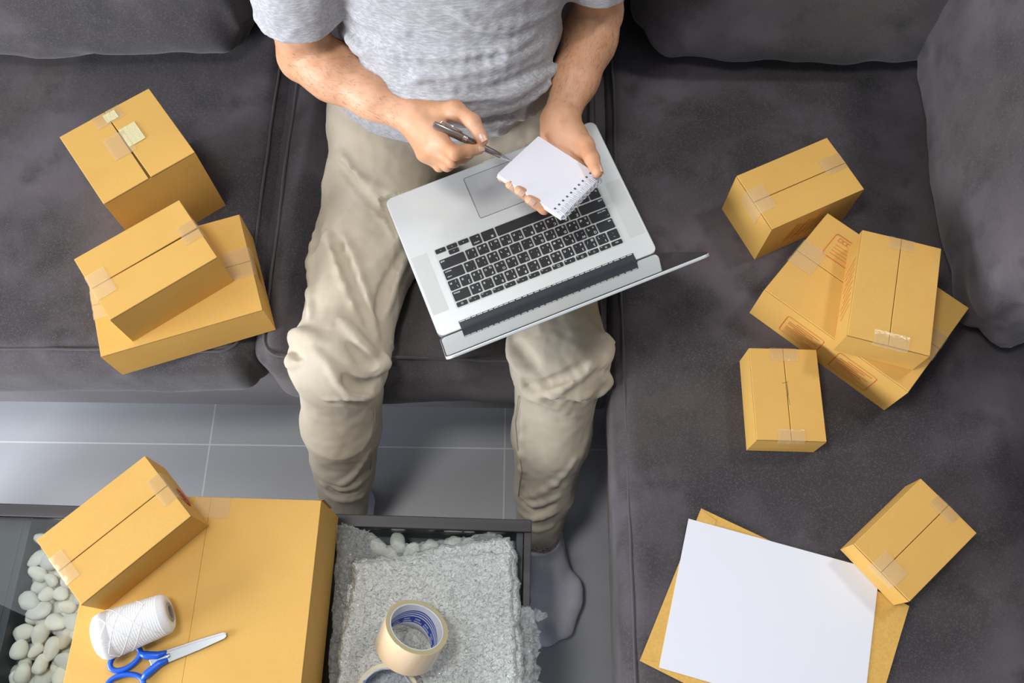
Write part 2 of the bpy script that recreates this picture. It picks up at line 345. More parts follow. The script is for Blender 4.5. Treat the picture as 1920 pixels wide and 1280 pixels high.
# ------------------------------------------------------------------ cardboard boxes
def carton(label, cx, cy, yaw, L, W, z0, z1, seam='x', tapes=(), split=.0, gap=.00045, open_end=0, seed=0):
    M = Matrix.Translation((cx, cy, z0)) @ Matrix.Rotation(yaw, 4, 'Z'); H = z1 - z0
    t = thing('cardboard_box', label, 'box', M, 'yellow cardboard parcel boxes'); th = .0026; r = random.Random(seed)
    # body: four walls and a bottom as one open shell, slightly bowed
    mb = MB(); hx, hy = L / 2, W / 2; ht = H - th - .0004
    ring = []
    def loop(ax, ay, z, n=8):
        out = []
        for (xa, ya), (xb, yb) in (((-ax, ay), (ax, ay)), ((ax, ay), (ax, -ay)), ((ax, -ay), (-ax, -ay)), ((-ax, -ay), (-ax, ay))):
            for i in range(n):
                s = i / n; bow = .0012 * math.sin(math.pi * s) * math.sin(math.pi * min(1, z / H)) ; x = xa + (xb - xa) * s; y = ya + (yb - ya) * s
                nx, ny = (0, 1 if ya > 0 else -1) if abs(ya - yb) < 1e-9 else (1 if xa > 0 else -1, 0)
                out.append((x + nx * bow, y + ny * bow, z))
        return out
    zs = [0, H * .33, H * .66, ht]; rings = [loop(hx, hy, z) for z in zs] + [loop(hx - th, hy - th, ht), loop(hx - th, hy - th, th)]
    v = [p for q in rings for p in q]; n = len(rings[0]); f = []; mi = []
    for a in range(len(rings) - 1):
        for i in range(n):
            j = (i + 1) % n; f.append((a * n + i, (a + 1) * n + i, (a + 1) * n + j, a * n + j)); mi.append(1 if a == 3 else (2 if a == 4 else 0))
    f.append(tuple(range(n))); mi.append(0); f.append(tuple(range(5 * n, 6 * n))[::-1]); mi.append(2)
    obj('body', v, f, M_card, t, mats=[M_card, M_cardedge, M_cardin], mi=mi)
    MB().box(-hx + th, hx - th, -hy + th, hy - th, H - 2 * th - .003, H - th - .003).make('inner_flap', M_cardin, t)
    # outer flaps
    for s in (-1, 1):
        g0 = gap; g1 = gap + split
        if seam == 'x': pts = [(-hx + .0006, s * hy), (hx - .0006, s * hy), (hx - .0006, s * (g1 if open_end > 0 else g0)), (-hx + .0006, s * (g0 if open_end >= 0 else g1))]
        else: pts = [(s * hx, -hy + .0006), (s * hx, hy - .0006), (s * (g1 if open_end > 0 else g0), hy - .0006), (s * (g0 if open_end >= 0 else g1), -hy + .0006)]
        if (s > 0) == (seam == 'x'): pts = pts[::-1]
        m = MB(); m.prism(pts, H - th, H); fl = m.make('flap', M_card, t, bevel=.0007)
        for q in fl.data.vertices:                                  # the free edge lifts a hair
            d = abs(q.co.y if seam == 'x' else q.co.x); wd_ = W if seam == 'x' else L
            q.co.z += (.0004 + .0004 * (s > 0)) * (1 - d / (wd_ / 2)) if d < wd_ * .3 else 0
    for e, lt, ls, off, wdt in tapes:
        # a strip over the seam: on the top from the edge inwards, then down the side
        m = MB(); T = .0011
        E_ = (L if seam == 'x' else W) / 2; a = (lambda p, q, z: (p, q, z)) if seam == 'x' else (lambda p, q, z: (q, p, z))
        if e == 0: a0, a1 = lt; path = [(a0, H + T + .0005), (a1, H + T + .0005)]
        else: path = [(e * (E_ - lt), H + T + .0004), (e * (E_ - .001), H + T), (e * (E_ + .0009), H - .001), (e * (E_ + .0022), H - ls)]
        K = 10; vv = []; ff = []
        for k in range(K + 1):
            y = off - wdt / 2 + wdt * k / K
            for p, z in path: vv.append(a(p + r.uniform(-.0004, .0004), y, z + r.uniform(-.00012, .0003)))
        m_ = len(path)
        for k in range(K):
            for i in range(m_ - 1): ff.append((k * m_ + i, (k + 1) * m_ + i, (k + 1) * m_ + i + 1, k * m_ + i + 1))
        m.add(vv, ff); m.make('tape_strip', M_tape, t, smooth=True)
    return t, M
def marks(t, name, segs, place, m=None, w=.0009):
    """thin printed strokes; place maps (u, v) on a face to a point just off it"""
    mb = MB()
    for (x0, y0), (x1, y1), *ww in segs:
        hw = (ww[0] if ww else w) / 2; d = Vector((x1 - x0, y1 - y0)); d = d.normalized() if d.length else Vector((1, 0)); nrm = Vector((-d.y, d.x)) * hw
        mb.add([place(*(Vector((x0, y0)) - nrm)), place(*(Vector((x1, y1)) - nrm)), place(*(Vector((x1, y1)) + nrm)), place(*(Vector((x0, y0)) + nrm))], [(0, 1, 2, 3)])
    return mb.make(name, m or M_red, t)
ST = .030
bA, _ = carton('tall cube-like box at the upper left of the sofa, cream tape patch on its lid', -.5993, .7721, .6554, .1545, .1503, .4258, .5829, 'y',
      [(0, (.052, .069), 0, .004, .020), (0, (-.008, .030), 0, .015, .028), (1, .026, .02, 0, .045), (0, (-.018, .026), 0, -.010, .036)], split=.0016, open_end=-1, seed=1)
M_cream = mat('cream_paper_tape', (.66, .60, .34), .45, spec=.5, bump=[(500, .6, .001, U1)])
for o in [c for c in bA.children if c.name.startswith('tape')][:2]: o.data.materials[0] = M_cream; o['label'] = 'opaque cream tape patch'
bC, _ = carton('wide flat box on the left seat edge, under a smaller box', -.5253, .5735, .3331, .2459, .1753, .4258, .5051, 'x', [(1, .04, .02, .0, .05), (-1, .045, .03, .0, .05)], seed=2)
bB, _ = carton('oblong box lying askew on top of the wide box at the left', -.5347, .5739, .6381, .1717, .1181, .5056, .5872, 'x', [(1, .028, .012, 0, .034), (-1, .03, .02, 0, .045)], split=.0008, open_end=1, seed=3)
bD, _ = carton('oblong box with pale tape at both lid ends, nearest the sofa back at the right', .457, .7554, .455, .1723, .1077, .4258, .528, 'x', [(1, .040, .01, .006, .030), (-1, .028, .03, 0, .045)], seed=4)
bE, ME = carton('large flat box on the chaise with a red address frame, another box lying on it', .5397, .5582, -.6958, .2543, .1761, .4258, .5159, 'x', [(1, .042, .01, 0, .048), (-1, .04, .01, 0, .048)], seed=5)
bF, _ = carton('medium box lying askew on top of the large flat box on the chaise', .5566, .5434, -.2607, .1166, .1776, .5164, .5751, 'y', [(1, .02, .01, 0, .036), (-1, .02, .006, .003, .050)], seed=6)
bG, _ = carton('small box alone on the chaise with a torn dark slit in its lid seam', .4126, .414, -.0141, .1022, .1454, .4258, .4849, 'y', [(1, .02, .01, 0, .042), (-1, .017, .008, 0, .040)], seed=7)
bH, _ = carton('small box resting on the corner of the envelope and white paper', .571, .203, -.8609, .1014, .1452, .4302, .4835, 'y', [(1, .02, .01, 0, .04), (-1, .026, .016, .004, .040)], seed=8)
TZ = .33
bI, MI = carton('biggest box, flat on the coffee table, carrying twine and scissors', -.4345, .0255, R(-.8), .318, .452, TZ, .4654, 'y', [(1, .030, .02, .003, .052)], gap=.00012, seed=9)
bJ, _ = carton('oblong box with a round red sticker lying on the biggest box', -.5298, .1928, .7505, .1721, .112, .4660, .5407, 'x', [(1, .020, .022, 0, .045), (-1, .020, .02, 0, .045)], seed=10)
# lifted corner of the big box's side wall, seen at its top right
mb = MB(); mb.prism([(.153, .2262), (.1595, .2262), (.1625, .2275), (.1565, .2285)], .070, .1325); mb.make('open_corner', M_cardedge, bI, bevel=.0005)
# address frame on the large flat box
fe = lambda u, v: (-.1271 + .0 + u, .088 - v, .0901 + .0012)
sg = []
def frame(x0, x1, y0, y1, w=.0011, r=.004):
    q = rrect(x0, x1, y0, y1, r, 3); return [(q[i], q[(i + 1) % len(q)], w) for i in range(len(q))]
sg += frame(.032, .095, .022, .066)
for k in range(5): sg += frame(.040 + .0075 * k, .0463 + .0075 * k, .0265, .0325, .0007, .0008)
for k in range(4): sg.append(((.040, .040 + .006 * k), (.088, .040 + .006 * k), .0006))
marks(bE, 'printed_label', sg, fe)
fs = lambda u, v: (u, -.08805 - .0019, v)
for x0 in (-.075, .018):
    sg = frame(x0, x0 + .066, .016, .068, .0008)
    for k in range(8): sg.append(((x0 + .006 + (.012 if k in (0, 3) else 0), .060 - k * .0055), (x0 + .060 - .010 * (k % 3), .060 - k * .0055), .0010 if k < 6 else .0006))
    marks(bE, 'printed_label', sg, fs)
marks(bE, 'printed_label', [((.088, -.060 + .006 * k), (.100, -.060 + .006 * k), .003) for k in range(3)], lambda u, v: (u, v, .0901 + .0012))
ff_ = lambda u, v: (-.0583 - .0019, u, v)
marks(bF, 'printed_label', [((.045 - .010 * k, .050 - .002 * (k % 2)), (.030 - .010 * k, .012 + .004 * (k % 3)), .0010) for k in range(9)], ff_)
marks(bD, 'printed_label', [((-.030 + .007 * k, .080 - .004 * (k % 3)), (-.042 + .007 * k, .030 + .006 * (k % 2)), .0015) for k in range(9)], lambda u, v: (u, -.05385 - .0019, v), M_dprint)
marks(bC, 'printed_label', [((.010 - .006 * k, .052), (.010 - .006 * k, .034), .0026) for k in range(5)] + frame(-.02, .018, .026, .060), lambda u, v: (.12295 + .0019, u, v), M_dprint)
# small dark tear in the slit of the small box
marks(bG, 'torn_slit', [((.0, .018), (.0008, -.002), .0022), ((.0006, -.002), (.002, -.018), .0010), ((-.006, .016), (.003, .019), .0008)], lambda u, v: (u, v, .0591 + .0008), M_cardin)
# round red sticker
mb = MB(); Ms = Matrix.Translation((.08605 + .0020, -.014, .040)) @ Matrix.Rotation(R(90), 4, 'Y')
def disc(mb, r0, r1, z, n=36):
    v = [Ms @ Vector((r * math.cos(2 * math.pi * i / n), r * math.sin(2 * math.pi * i / n), z)) for i in range(n) for r in (r0, r1)]
    mb.add(v, [(2 * i, 2 * i + 1, (2 * i + 3) % (2 * n), (2 * i + 2) % (2 * n)) for i in range(n)])
disc(mb, .0105, .0155, .0); disc(mb, .0002, .0062, .0)
v = []; 
for a0 in (0.3, 2.4, 4.5):
    n = 8; vv = []
    for i in range(n + 1):
        a = a0 + 1.3 * i / n; vv += [Ms @ Vector((.0078 * math.cos(a), .0078 * math.sin(a), 0)), Ms @ Vector((.0086 * math.cos(a), .0086 * math.sin(a), 0))]
    mb.add(vv, [(2 * i, 2 * i + 1, 2 * i + 3, 2 * i + 2) for i in range(n)])
mb.make('red_sticker', M_redsolid, bJ)

# ------------------------------------------------------------------ paper and envelope on the chaise
ZP = .4262
def sheetlike(name, px, z, th, m, label, cat):
    c = [P(*p, z) for p in px]; w = c[1] - c[0]; h = c[3] - c[0]
    return c, w, h
p0 = P(1314.4, 953, .4275); ux = Vector((math.cos(-.347), math.sin(-.347), 0)); uy = Vector((math.sin(-.347), -math.cos(-.347), 0)) * 1
uy = Vector((-math.sin(.347), -math.cos(.347), 0))
def slab(p0, ux, uy, w, h, z, th, m, name, par, curl=0):
    nx, ny = 16, 12; V = []; F = []
    for k in (0, 1):
        for i in range(nx + 1):
            for j in range(ny + 1):
                a, b = i / nx, j / ny; q = p0 + ux * w * a + uy * h * b
                lift = curl * ((1 - a) ** 6 * (b) ** 4)
                V.append((q.x, q.y, z + th * k + lift))
    n = (nx + 1) * (ny + 1)
    for i in range(nx):
        for j in range(ny):
            a = i * (ny + 1) + j; F.append((a, a + ny + 1, a + ny + 2, a + 1)); F.append((a + n, a + n + 1, a + n + ny + 2, a + n + ny + 1))
    ed = [i * (ny + 1) for i in range(nx + 1)] + [nx * (ny + 1) + j for j in range(1, ny + 1)] + [i * (ny + 1) + ny for i in range(nx - 1, -1, -1)] + [j for j in range(ny - 1, 0, -1)]
    for i in range(len(ed)): a, b = ed[i], ed[(i + 1) % len(ed)]; F.append((a, a + n, b + n, b))
    return obj(name, V, F, m, par, world=True, smooth=False)
env = thing('kraft_envelope', 'yellow kraft envelope lying under the white sheet', 'envelope', Matrix.Translation((p0.x, p0.y, .4272)))
a_e = math.atan2(*(P(1694, 1130.7, .4272) - P(1314.4, 953, .4272)).yx)
ue = Vector((math.cos(a_e), math.sin(a_e), 0)); ve = Vector((math.sin(a_e), -math.cos(a_e), 0))
slab(p0, ue, ve, .318, .236, .4272, .0012, M_env, 'pocket', env)
mb = MB(); fl = [(.0, .002), (.026, .008), (.030, .030), (.030, .2), (.026, .226), (.0, .233)]
mb.add([tuple(p0 + ue * a + ve * b + Vector((0, 0, .0018))) for a, b in fl] + [tuple(p0 + ue * a + ve * b + Vector((0, 0, .0013))) for a, b in fl], [(5, 4, 3, 2, 1, 0), (6, 7, 8, 9, 10, 11)] + [(i, (i + 1) % 6, (i + 1) % 6 + 6, i + 6) for i in range(6)])
mb.make('seal_flap', M_env, env, world=True)
q0 = P(1291, 972, .4296); q1 = P(1646, 1069, .4296); a_p = math.atan2(q1.y - q0.y, q1.x - q0.x)
up_ = Vector((math.cos(a_p), math.sin(a_p), 0)); vp_ = Vector((math.sin(a_p), -math.cos(a_p), 0))
pa = slab(q0, up_, vp_, .281, .2135, .4293, .0004, M_paper, 'paper_sheet', None); tag(pa, 'blank white paper sheet on the chaise, lying on the kraft envelope', 'paper')

# ------------------------------------------------------------------ coffee table with pebbles under glass
TY = R(-1.0); TM = Matrix.Translation((.0355, .2495, 0)) @ Matrix.Rotation(TY, 4, 'Z')   # origin at the far right corner
tb = thing('coffee_table', 'low dark wood coffee table with glass top over white pebbles', 'table', TM)
TL, TW = 1.16, .62
for nm, b in (('frame_rail', (-TL, 0, -.020, 0)), ('frame_rail', (-TL, 0, -TW, -TW + .020)), ('frame_rail', (-.012, 0, -TW + .020, -.020)), ('frame_rail', (-TL, -TL + .020, -TW + .020, -.020))):
    MB().box(b[0], b[1], b[2], b[3], .225, TZ).make(nm, M_wood, tb, bevel=.0015)
MB().box(-TL + .02, -.012, -TW + .02, -.02, .2245, .2395).make('tray_floor', M_woodin, tb)
MB().box(-.826, -.814, -TW + .02, -.02, .2395, .292).make('tray_divider', M_woodin, tb, bevel=.001)
MB().box(-TL + .02, -.826, -TW + .02, -.02, .285, .292).make('inner_shelf', M_woodin, tb, bevel=.001)
MB().box(-.024, -.0125, -TW + .02, -.02, .2395, .318).make('inner_ledge', M_woodin, tb, bevel=.001)
g = MB().box(-TL + .021, -.0130, -TW + .021, -.0215, TZ - .0085, TZ - .0015).make('glass_top', M_glass, tb)
for x, y in ((-.05, -.05), (-.05, -TW + .05), (-TL + .05, -.05), (-TL + .05, -TW + .05)):
    MB().box(x - .035, x + .035, y - .035, y + .035, 0, .225).make('leg', M_wood, tb, bevel=.002)
# pebbles: seven shapes, copied one by one
def pebble_mesh(k):
    bm = bmesh.new(); bmesh.ops.create_icosphere(bm, subdivisions=3, radius=1)
    r = random.Random(k); a, b, c = (r.uniform(.013, .019), r.uniform(.0095, .0125), r.uniform(.0070, .0095))
    for v in bm.verts:
        n = .12 * noise.noise(v.co * 1.3 + Vector((k * 3.1, 0, 0))) + .05 * noise.noise(v.co * 3 + Vector((0, k * 2.1, 0)))
        v.co = Vector((v.co.x * a, v.co.y * b * (1 + .22 * v.co.x * r.choice((1,))), v.co.z * c)) * (1 + n)
    me = D.meshes.new('pebble'); bm.to_mesh(me); bm.free()
    me.polygons.foreach_set('use_smooth', np.ones(len(me.polygons), dtype=bool)); me.materials.append(M_peb[[0, 0, 2, 0, 1, 0, 2][k % 7]]); return me
pm = [pebble_mesh(k) for k in range(9)]
def scatter(regions, seed):
    r = random.Random(seed); out = []
    for x0, x1, y0, y1, z, d, n in regions:
        pts = []
        for _ in range(6000):
            p = (r.uniform(x0, x1), r.uniform(y0, y1))
            if all((p[0] - q[0]) ** 2 + (p[1] - q[1]) ** 2 > d * d for q in pts): pts.append(p)
            if len(pts) >= n: break
        out += [(x, y, z) for x, y in pts]
    return out
pp = scatter([(-.798, -.62, -.262, -.036, .2500, .0225, 76), (-.800, -.62, -.262, -.034, .2660, .0195, 112), (-.796, -.63, -.258, -.035, .2830, .0225, 72),
              (-.25, -.040, -.055, -.034, .268, .021, 18), (-.25, -.042, -.062, -.034, .2850, .0225, 20)], 5)
pr = random.Random(3)
for i, (x, y, z) in enumerate(pp):
    o = D.objects.new('pebble', pm[pr.randrange(9)]); C.objects.link(o); w = TM @ Vector((x, y, z))
    o.location = w; o.rotation_euler = (pr.uniform(-.35, .35), pr.uniform(-.35, .35), pr.uniform(0, 6.28)); o.scale = [pr.uniform(.85, 1.15)] * 3
    c_ = o.data.materials[0].name.split('_')[1]; left = x < -.4
    tag(o, {'white': 'smooth white pebble', 'cream': 'smooth cream-coloured pebble', 'grey': 'smooth pale grey pebble'}[c_] + (' under the table glass, left of the biggest box' if left else ' under the table glass, peeping out beside the bubble wrap'), 'pebble', 'pebbles under the table glass')

# ------------------------------------------------------------------ bubble wrap
def wrap_sheet(name, par, outline, zf, m, step=.0016, seed=0, bub=.0008, skirt=None, pitch=.0082):
    """a crumpled sheet inside a closed outline (world xy); zf(x, y, edge distance) its height"""
    A = np.array(outline); x0, y0 = A.min(0); x1, y1 = A.max(0)
    xs = np.arange(x0, x1 + step, step); ys = np.arange(y0, y1 + step, step); X, Y = np.meshgrid(xs, ys, indexing='ij')
    ins = np.zeros(X.shape, bool); dist = np.full(X.shape, 9.)
    for i in range(len(A)):
        a, b = A[i], A[(i + 1) % len(A)]
        c = ((a[1] > Y) != (b[1] > Y)) & (X < (b[0] - a[0]) * (Y - a[1]) / (b[1] - a[1] + 1e-12) + a[0]); ins ^= c
        ab = b - a; t = np.clip(((X - a[0]) * ab[0] + (Y - a[1]) * ab[1]) / (ab @ ab), 0, 1)
        dist = np.minimum(dist, np.hypot(X - a[0] - t * ab[0], Y - a[1] - t * ab[1]))
    # hexagonal rows of air bubbles
    ph = pitch * .866; row = np.floor(Y / ph); u = X / pitch + .5 * (row % 2); fu = (u - np.floor(u) - .5) * pitch; fv = (Y / ph - row - .5) * ph
    rr = np.hypot(fu, fv) / (pitch * .45); B = bub * np.sqrt(np.clip(1 - rr ** 2, 0, 1)) * (np.sin(row * 12.9 + np.floor(u) * 78.2 + seed) > -.55)
    Z = np.zeros(X.shape)
    for i in range(X.shape[0]):
        for j in range(X.shape[1]):
            if ins[i, j]: Z[i, j] = zf(X[i, j], Y[i, j], dist[i, j])
    Z += B
    id_ = -np.ones(X.shape, int); id_[ins] = np.arange(ins.sum()); V = np.c_[X[ins], Y[ins], Z[ins]]
    q = ins[:-1, :-1] & ins[1:, :-1] & ins[1:, 1:] & ins[:-1, 1:]
    F = np.stack([id_[:-1, :-1][q], id_[1:, :-1][q], id_[1:, 1:][q], id_[:-1, 1:][q]], 1)
    o = obj(name, V, F, m, par, world=True, smooth=True)
    s = o.modifiers.new('thickness', 'SOLIDIFY'); s.thickness = .0004; s.offset = -1
    return o
bw = thing('bubble_wrap', 'crumpled folded stack of bubble wrap on the coffee table glass', 'bubble wrap', Matrix.Translation((-.12, .08, TZ)))
def rag(pts, amp, seed, n=10):
    r = random.Random(seed); out = []
    for i in range(len(pts)):
        a = Vector(pts[i]); b = Vector(pts[(i + 1) % len(pts)])
        for k in range(n):
            p = a.lerp(b, k / n); out.append((p.x + r.uniform(-amp, amp), p.y + r.uniform(-amp, amp)))
    return out
def pileh(base, top, edge, seed, amp=.0016):
    def zf(x, y, d):
        e = min(1, d / edge) ** .5
        w = noise.fractal(Vector((x * 14 + seed, y * 14, seed)), 1, 2, 2) * amp + (1 - abs(noise.noise(Vector((x * 60 + y * 25, y * 60 - x * 25, seed + 4))))) ** 5 * amp * .9
        return TZ + base + (top - base) * e + max(-.5 * (top - base) * e, w)
    return zf
LOW = rag([(-.272, .236), (-.262, .2395), (-.222, .229), (-.19, .206), (-.10, .216), (-.03, .229), (-.012, .224), (.010, .214), (.012, .14), (.022, .12), (.040, .112), (.036, -.03), (.037, -.12), (-.262, -.12), (-.266, .06)], .002, 1)
wrap_sheet('under_sheet', bw, LOW, lambda x, y, d: TZ + .0025 + .006 * (1 - math.exp(-max(d, 0) / .012)) + .003 * noise.fractal(Vector((x * 30, y * 30, 2)), 1, 2, 3) + (.010 * max(0, (.0 - x - .235) / .04) if x < -.235 else 0), M_wrap1, .0014, 1, bub=.0024, pitch=.0098)
for k, (out, b0, t0, ed, sd) in enumerate([
    ([(-.243, .183), (-.15, .193), (-.12, .205), (-.045, .216), (.0, .222), (.016, .19), (.020, .09), (.030, -.02), (.028, -.13), (-.255, -.13), (-.252, .09), (-.243, .14)], .004, .020, .007, 3.),
    ([(-.242, .178), (-.12, .186), (-.02, .196), (.006, .198), (.012, .09), (.020, -.02), (.020, -.12), (-.246, -.12), (-.250, .05), (-.238, .15)], .014, .028, .006, 8.)]):
    wrap_sheet('folded_sheet', bw, rag(out, .003, 10 + k), pileh(b0, t0, ed, sd), M_wrap, .0015, sd)
# loose fringe along the right side
fr = rag([(.020, .118), (.040, .112), (.060, .104), (.058, .098), (.044, .094), (.050, .07), (.046, .04), (.050, .0), (.046, -.05), (.02, -.06), (.02, .05)], .004, 4, 6)
wrap_sheet('loose_fringe', bw, fr, lambda x, y, d: TZ + .018 - .10 * max(0, x - .018) + .010 * noise.fractal(Vector((x * 70, y * 70, 5)), 1, 2, 3), M_wrap1, .0012, 5, bub=.0022, pitch=.0095)

# ------------------------------------------------------------------ tape rolls
def tape_roll(label, Mx, w=.048, ro=.0465, ri=.038):
    t = thing('tape_roll', label, 'tape', Mx, 'rolls of clear packing tape')
    m = MB(); prof = [(ri + .0015, 0), (ro - .0006, 0), (ro, .0006), (ro, w - .0006), (ro - .0006, w), (ri + .0015, w)]
    m.lathe(prof, 96, close=True); o = m.make('wound_tape', M_tapebody, t, mats=[M_tapebody, M_tapeside])
    mi = [1 if (k % 6) in (0, 4) else 0 for k in range(len(o.data.polygons))]; o.data.polygons.foreach_set('material_index', mi); autosmooth(o)
    m = MB(); z = [0, .004, .017, .019, .0215, .0235, .026, .0275, .030, .044, .046, w]; n = 96; mats = [M_tcore, M_tblue]; col = [0, 1, 0, 1, 0, 1, 0, 1, 0, 0, 0]
    prof = [(ri, zz) for zz in z]; V = []; F = []; MI = []
    for i in range(n):
        for zz in z: V.append((ri * math.cos(2 * math.pi * i / n), ri * math.sin(2 * math.pi * i / n), zz + (.007 * math.sin(2 * math.pi * i / n * 2) if 0 < zz < .040 else 0)))
    L_ = len(z)
    for i in range(n):
        j = (i + 1) % n
        for k in range(L_ - 1): F.append((i * L_ + k, i * L_ + k + 1, j * L_ + k + 1, j * L_ + k)); MI.append(col[k])
    c = obj('paper_core', V, F, M_tcore, t, mats=mats, mi=MI, smooth=True)
    s = c.modifiers.new('thickness', 'SOLIDIFY'); s.thickness = .0014; s.offset = -1
    # small white print on the blue band
    mb = MB(); rr = random.Random(2)
    for a0 in np.arange(0, 2 * math.pi, .42):
        for row in (.0075, .0125):
            a = a0 + (.1 if row > .01 else 0)
            while a < a0 + .30:
                wl = rr.uniform(.018, .035); zz = row + .007 * math.sin(2 * a); r_ = ri - .0003
                mb.add([(r_ * math.cos(a), r_ * math.sin(a), zz - .0013), (r_ * math.cos(a + wl), r_ * math.sin(a + wl), zz - .0013), (r_ * math.cos(a + wl), r_ * math.sin(a + wl), zz + .0013), (r_ * math.cos(a), r_ * math.sin(a), zz + .0013)], [(0, 1, 2, 3)]); a += wl + .018
    mb.make('core_print', M_twhite, c)
    return t
def axisM(base, axis, spin=0):
    return Matrix.Translation(base) @ Vector(axis).to_track_quat('Z', 'Y').to_matrix().to_4x4() @ Matrix.Rotation(spin, 4, 'Z')
top = P(782, 1174, .432); bot = P(756, 1226, .385); ax = (top - bot).normalized()
tape_roll('clear packing tape roll tilted up, leaning on a flatter roll', axisM(top - ax * .048, ax, 1.0))
tape_roll('clear packing tape roll lying flat, mostly cut off by the bottom of the photo', axisM((-.169, -.013, TZ + .030), (-.04, -.03, 1), 2.2), w=.030)

# ------------------------------------------------------------------ twine spool, scissors
a0 = P(193, 1196, .490); a1 = P(316, 1150, .487); a0.z = .4664 + .0315; a1.z = .4664 + .0275; ax = (a1 - a0).normalized()
sp = thing('twine_spool', 'white twine spool lying on the biggest box', 'twine', axisM(a0, ax))
Ls = (a1 - a0).length + .004; mb = MB(); prof = [(.010, -.004), (.024, -.0035), (.029, 0), (.0312, .006), (.0312, .02)]
for k in range(60): s = k / 59; prof.append((.0312 - .0042 * s + .00035 * math.sin(k * 2.1), .02 + (Ls - .028) * s))
prof += [(.0262, Ls - .004), (.022, Ls), (.0135, Ls + .0008), (.0135, Ls - .006)]
mb.lathe(prof, 56); mb.make('wound_twine', M_twine, sp, smooth=True)
mb = MB()
for k in range(9):
    pts = []; ph = k * .9
    for i in range(13):
        s = i / 12; a = ph + s * 2.6; zz = .012 + (Ls - .024) * (s if k % 2 else 1 - s) * (.6 + .4 * ((k * 37) % 10) / 10); rr_ = .0314 - .0042 * min(1, max(0, (zz - .02) / (Ls - .028)))
        pts.append((rr_ * math.cos(a), rr_ * math.sin(a), zz))
    mb.tube(pts, .00042, 5)
mb.make('crossing_strands', M_twine, sp, smooth=True)
mb = MB(); mb.lathe([(.0085, -.003), (.0132, -.003), (.0132, Ls + .0016), (.0115, Ls + .0022), (.0085, Ls + .0012)], 40, close=True); autosmooth(mb.make('card_tube', M_core, sp))
tip = P(426, 1189, .468); piv = P(318, 1229, .468); d = (tip - piv); sa = math.atan2(d.y, d.x)
sc = thing('scissors', 'blue-handled scissors lying closed on the biggest box', 'scissors', Matrix.Translation((piv.x, piv.y, .4668)) @ Matrix.Rotation(sa, 4, 'Z'))
BL = d.length
def blade(sgn, z):
    pts = [(-.026, -.004 * sgn), (-.024, .006 * sgn), (.0, .0085 * sgn), (BL * .5, .0072 * sgn), (BL - .004, .0046 * sgn), (BL, .0020 * sgn), (BL - .001, -.0016 * sgn), (BL * .5, -.0040 * sgn), (.0, -.0055 * sgn)]
    if sgn < 0: pts = pts[::-1]
    return MB().prism(pts, z, z + .0014).make('blade', M_steel, sc, bevel=.0004)
blade(1, .0015); blade(-1, .0031)
MB().lathe([(.0001, .006), (.0024, .0058), (.0030, .0048), (.0030, .001)], 20).make('screw', M_chr, sc, smooth=True)
def handle(sgn, cx, cy, rx, ry, rot):
    m = MB(); pts = [(cx + rx * math.cos(a) * math.cos(rot) - ry * math.sin(a) * math.sin(rot), cy + rx * math.cos(a) * math.sin(rot) + ry * math.sin(a) * math.cos(rot), .0045) for a in np.linspace(0, 2 * math.pi, 36, endpoint=False)]
    m.tube(pts, .0037, 10, closed=True)
    k = min(range(36), key=lambda i: (pts[i][0] - (-.01)) ** 2 + (pts[i][1] - .004 * sgn) ** 2)
    m.tube([pts[k], (pts[k][0] * .6 - .008, pts[k][1] * .6 + .002 * sgn, .0045), (-.014, .0055 * sgn, .0040), (-.002, .0048 * sgn, .0036)], [.0042, .0055, .0052, .0036], 10)
    return m.make('handle', M_blue, sc, smooth=True)
handle(1, -.0555, .0165, .021, .0125, R(10)); handle(-1, -.062, -.0165, .024, .0135, R(-14))

# ------------------------------------------------------------------ laptop (x to the user's right, y away from the user)
LM = Matrix(((-.9222, .3846, -.0407, .0088), (-.379, -.9196, -.1038, .6772), (-.0773, -.0803, .9938, .5161), (0, 0, 0, 1)))
LM = Matrix.Translation(LM.translation) @ LM.to_3x3().normalized().to_quaternion().to_matrix().to_4x4()
lp = thing('laptop', 'open silver laptop with black keys on the seated person\'s lap', 'laptop', LM)
MB().prism(rrect(-.182, .182, -.1245, .1245, .011, 6), -.0145, 0).make('base', M_alu, lp, bevel=.0016)
MB().prism(rrect(-.1405, .1405, -.0140, .0925, .003, 3), -.0004, .0001).make('keyboard_well', M_alu2, lp)
MB().prism(rrect(-.0525, .0525, -.1095, -.0345, .003, 4), 0, .00025).make('trackpad', M_pad, lp)
mb = MB()
for i, p in enumerate([rrect(-.0525, .0525, -.1095, -.0345, .003, 4)]): mb.tube([(x, y, .0003) for x, y in p], .00035, 5, closed=True)
mb.make('trackpad_gap', M_rub, lp)
for s in (-1, 1): MB().prism(rrect(min(s * .1515, s * .1775), max(s * .1515, s * .1775), -.0130, .0880, .001, 2), -.0002, .00015).make('speaker_grille', M_alu2, lp)
MB().box(-.012, .012, -.1250, -.1215, -.004, .0004).make('lid_notch', M_alu2, lp)
def textmesh(s, size):
    c = D.curves.new('t', 'FONT'); c.body = s; c.size = size; c.align_x = 'CENTER'; c.align_y = 'CENTER'; c.resolution_u = 2
    o = D.objects.new('t', c); C.objects.link(o); dg = bpy.context.evaluated_depsgraph_get(); dg.update()
    me = D.meshes.new_from_object(o.evaluated_get(dg)); v = [tuple(q.co) for q in me.vertices]; f = [tuple(p.vertices) for p in me.polygons]
    D.objects.remove(o); D.curves.remove(c); D.meshes.remove(me); return v, f
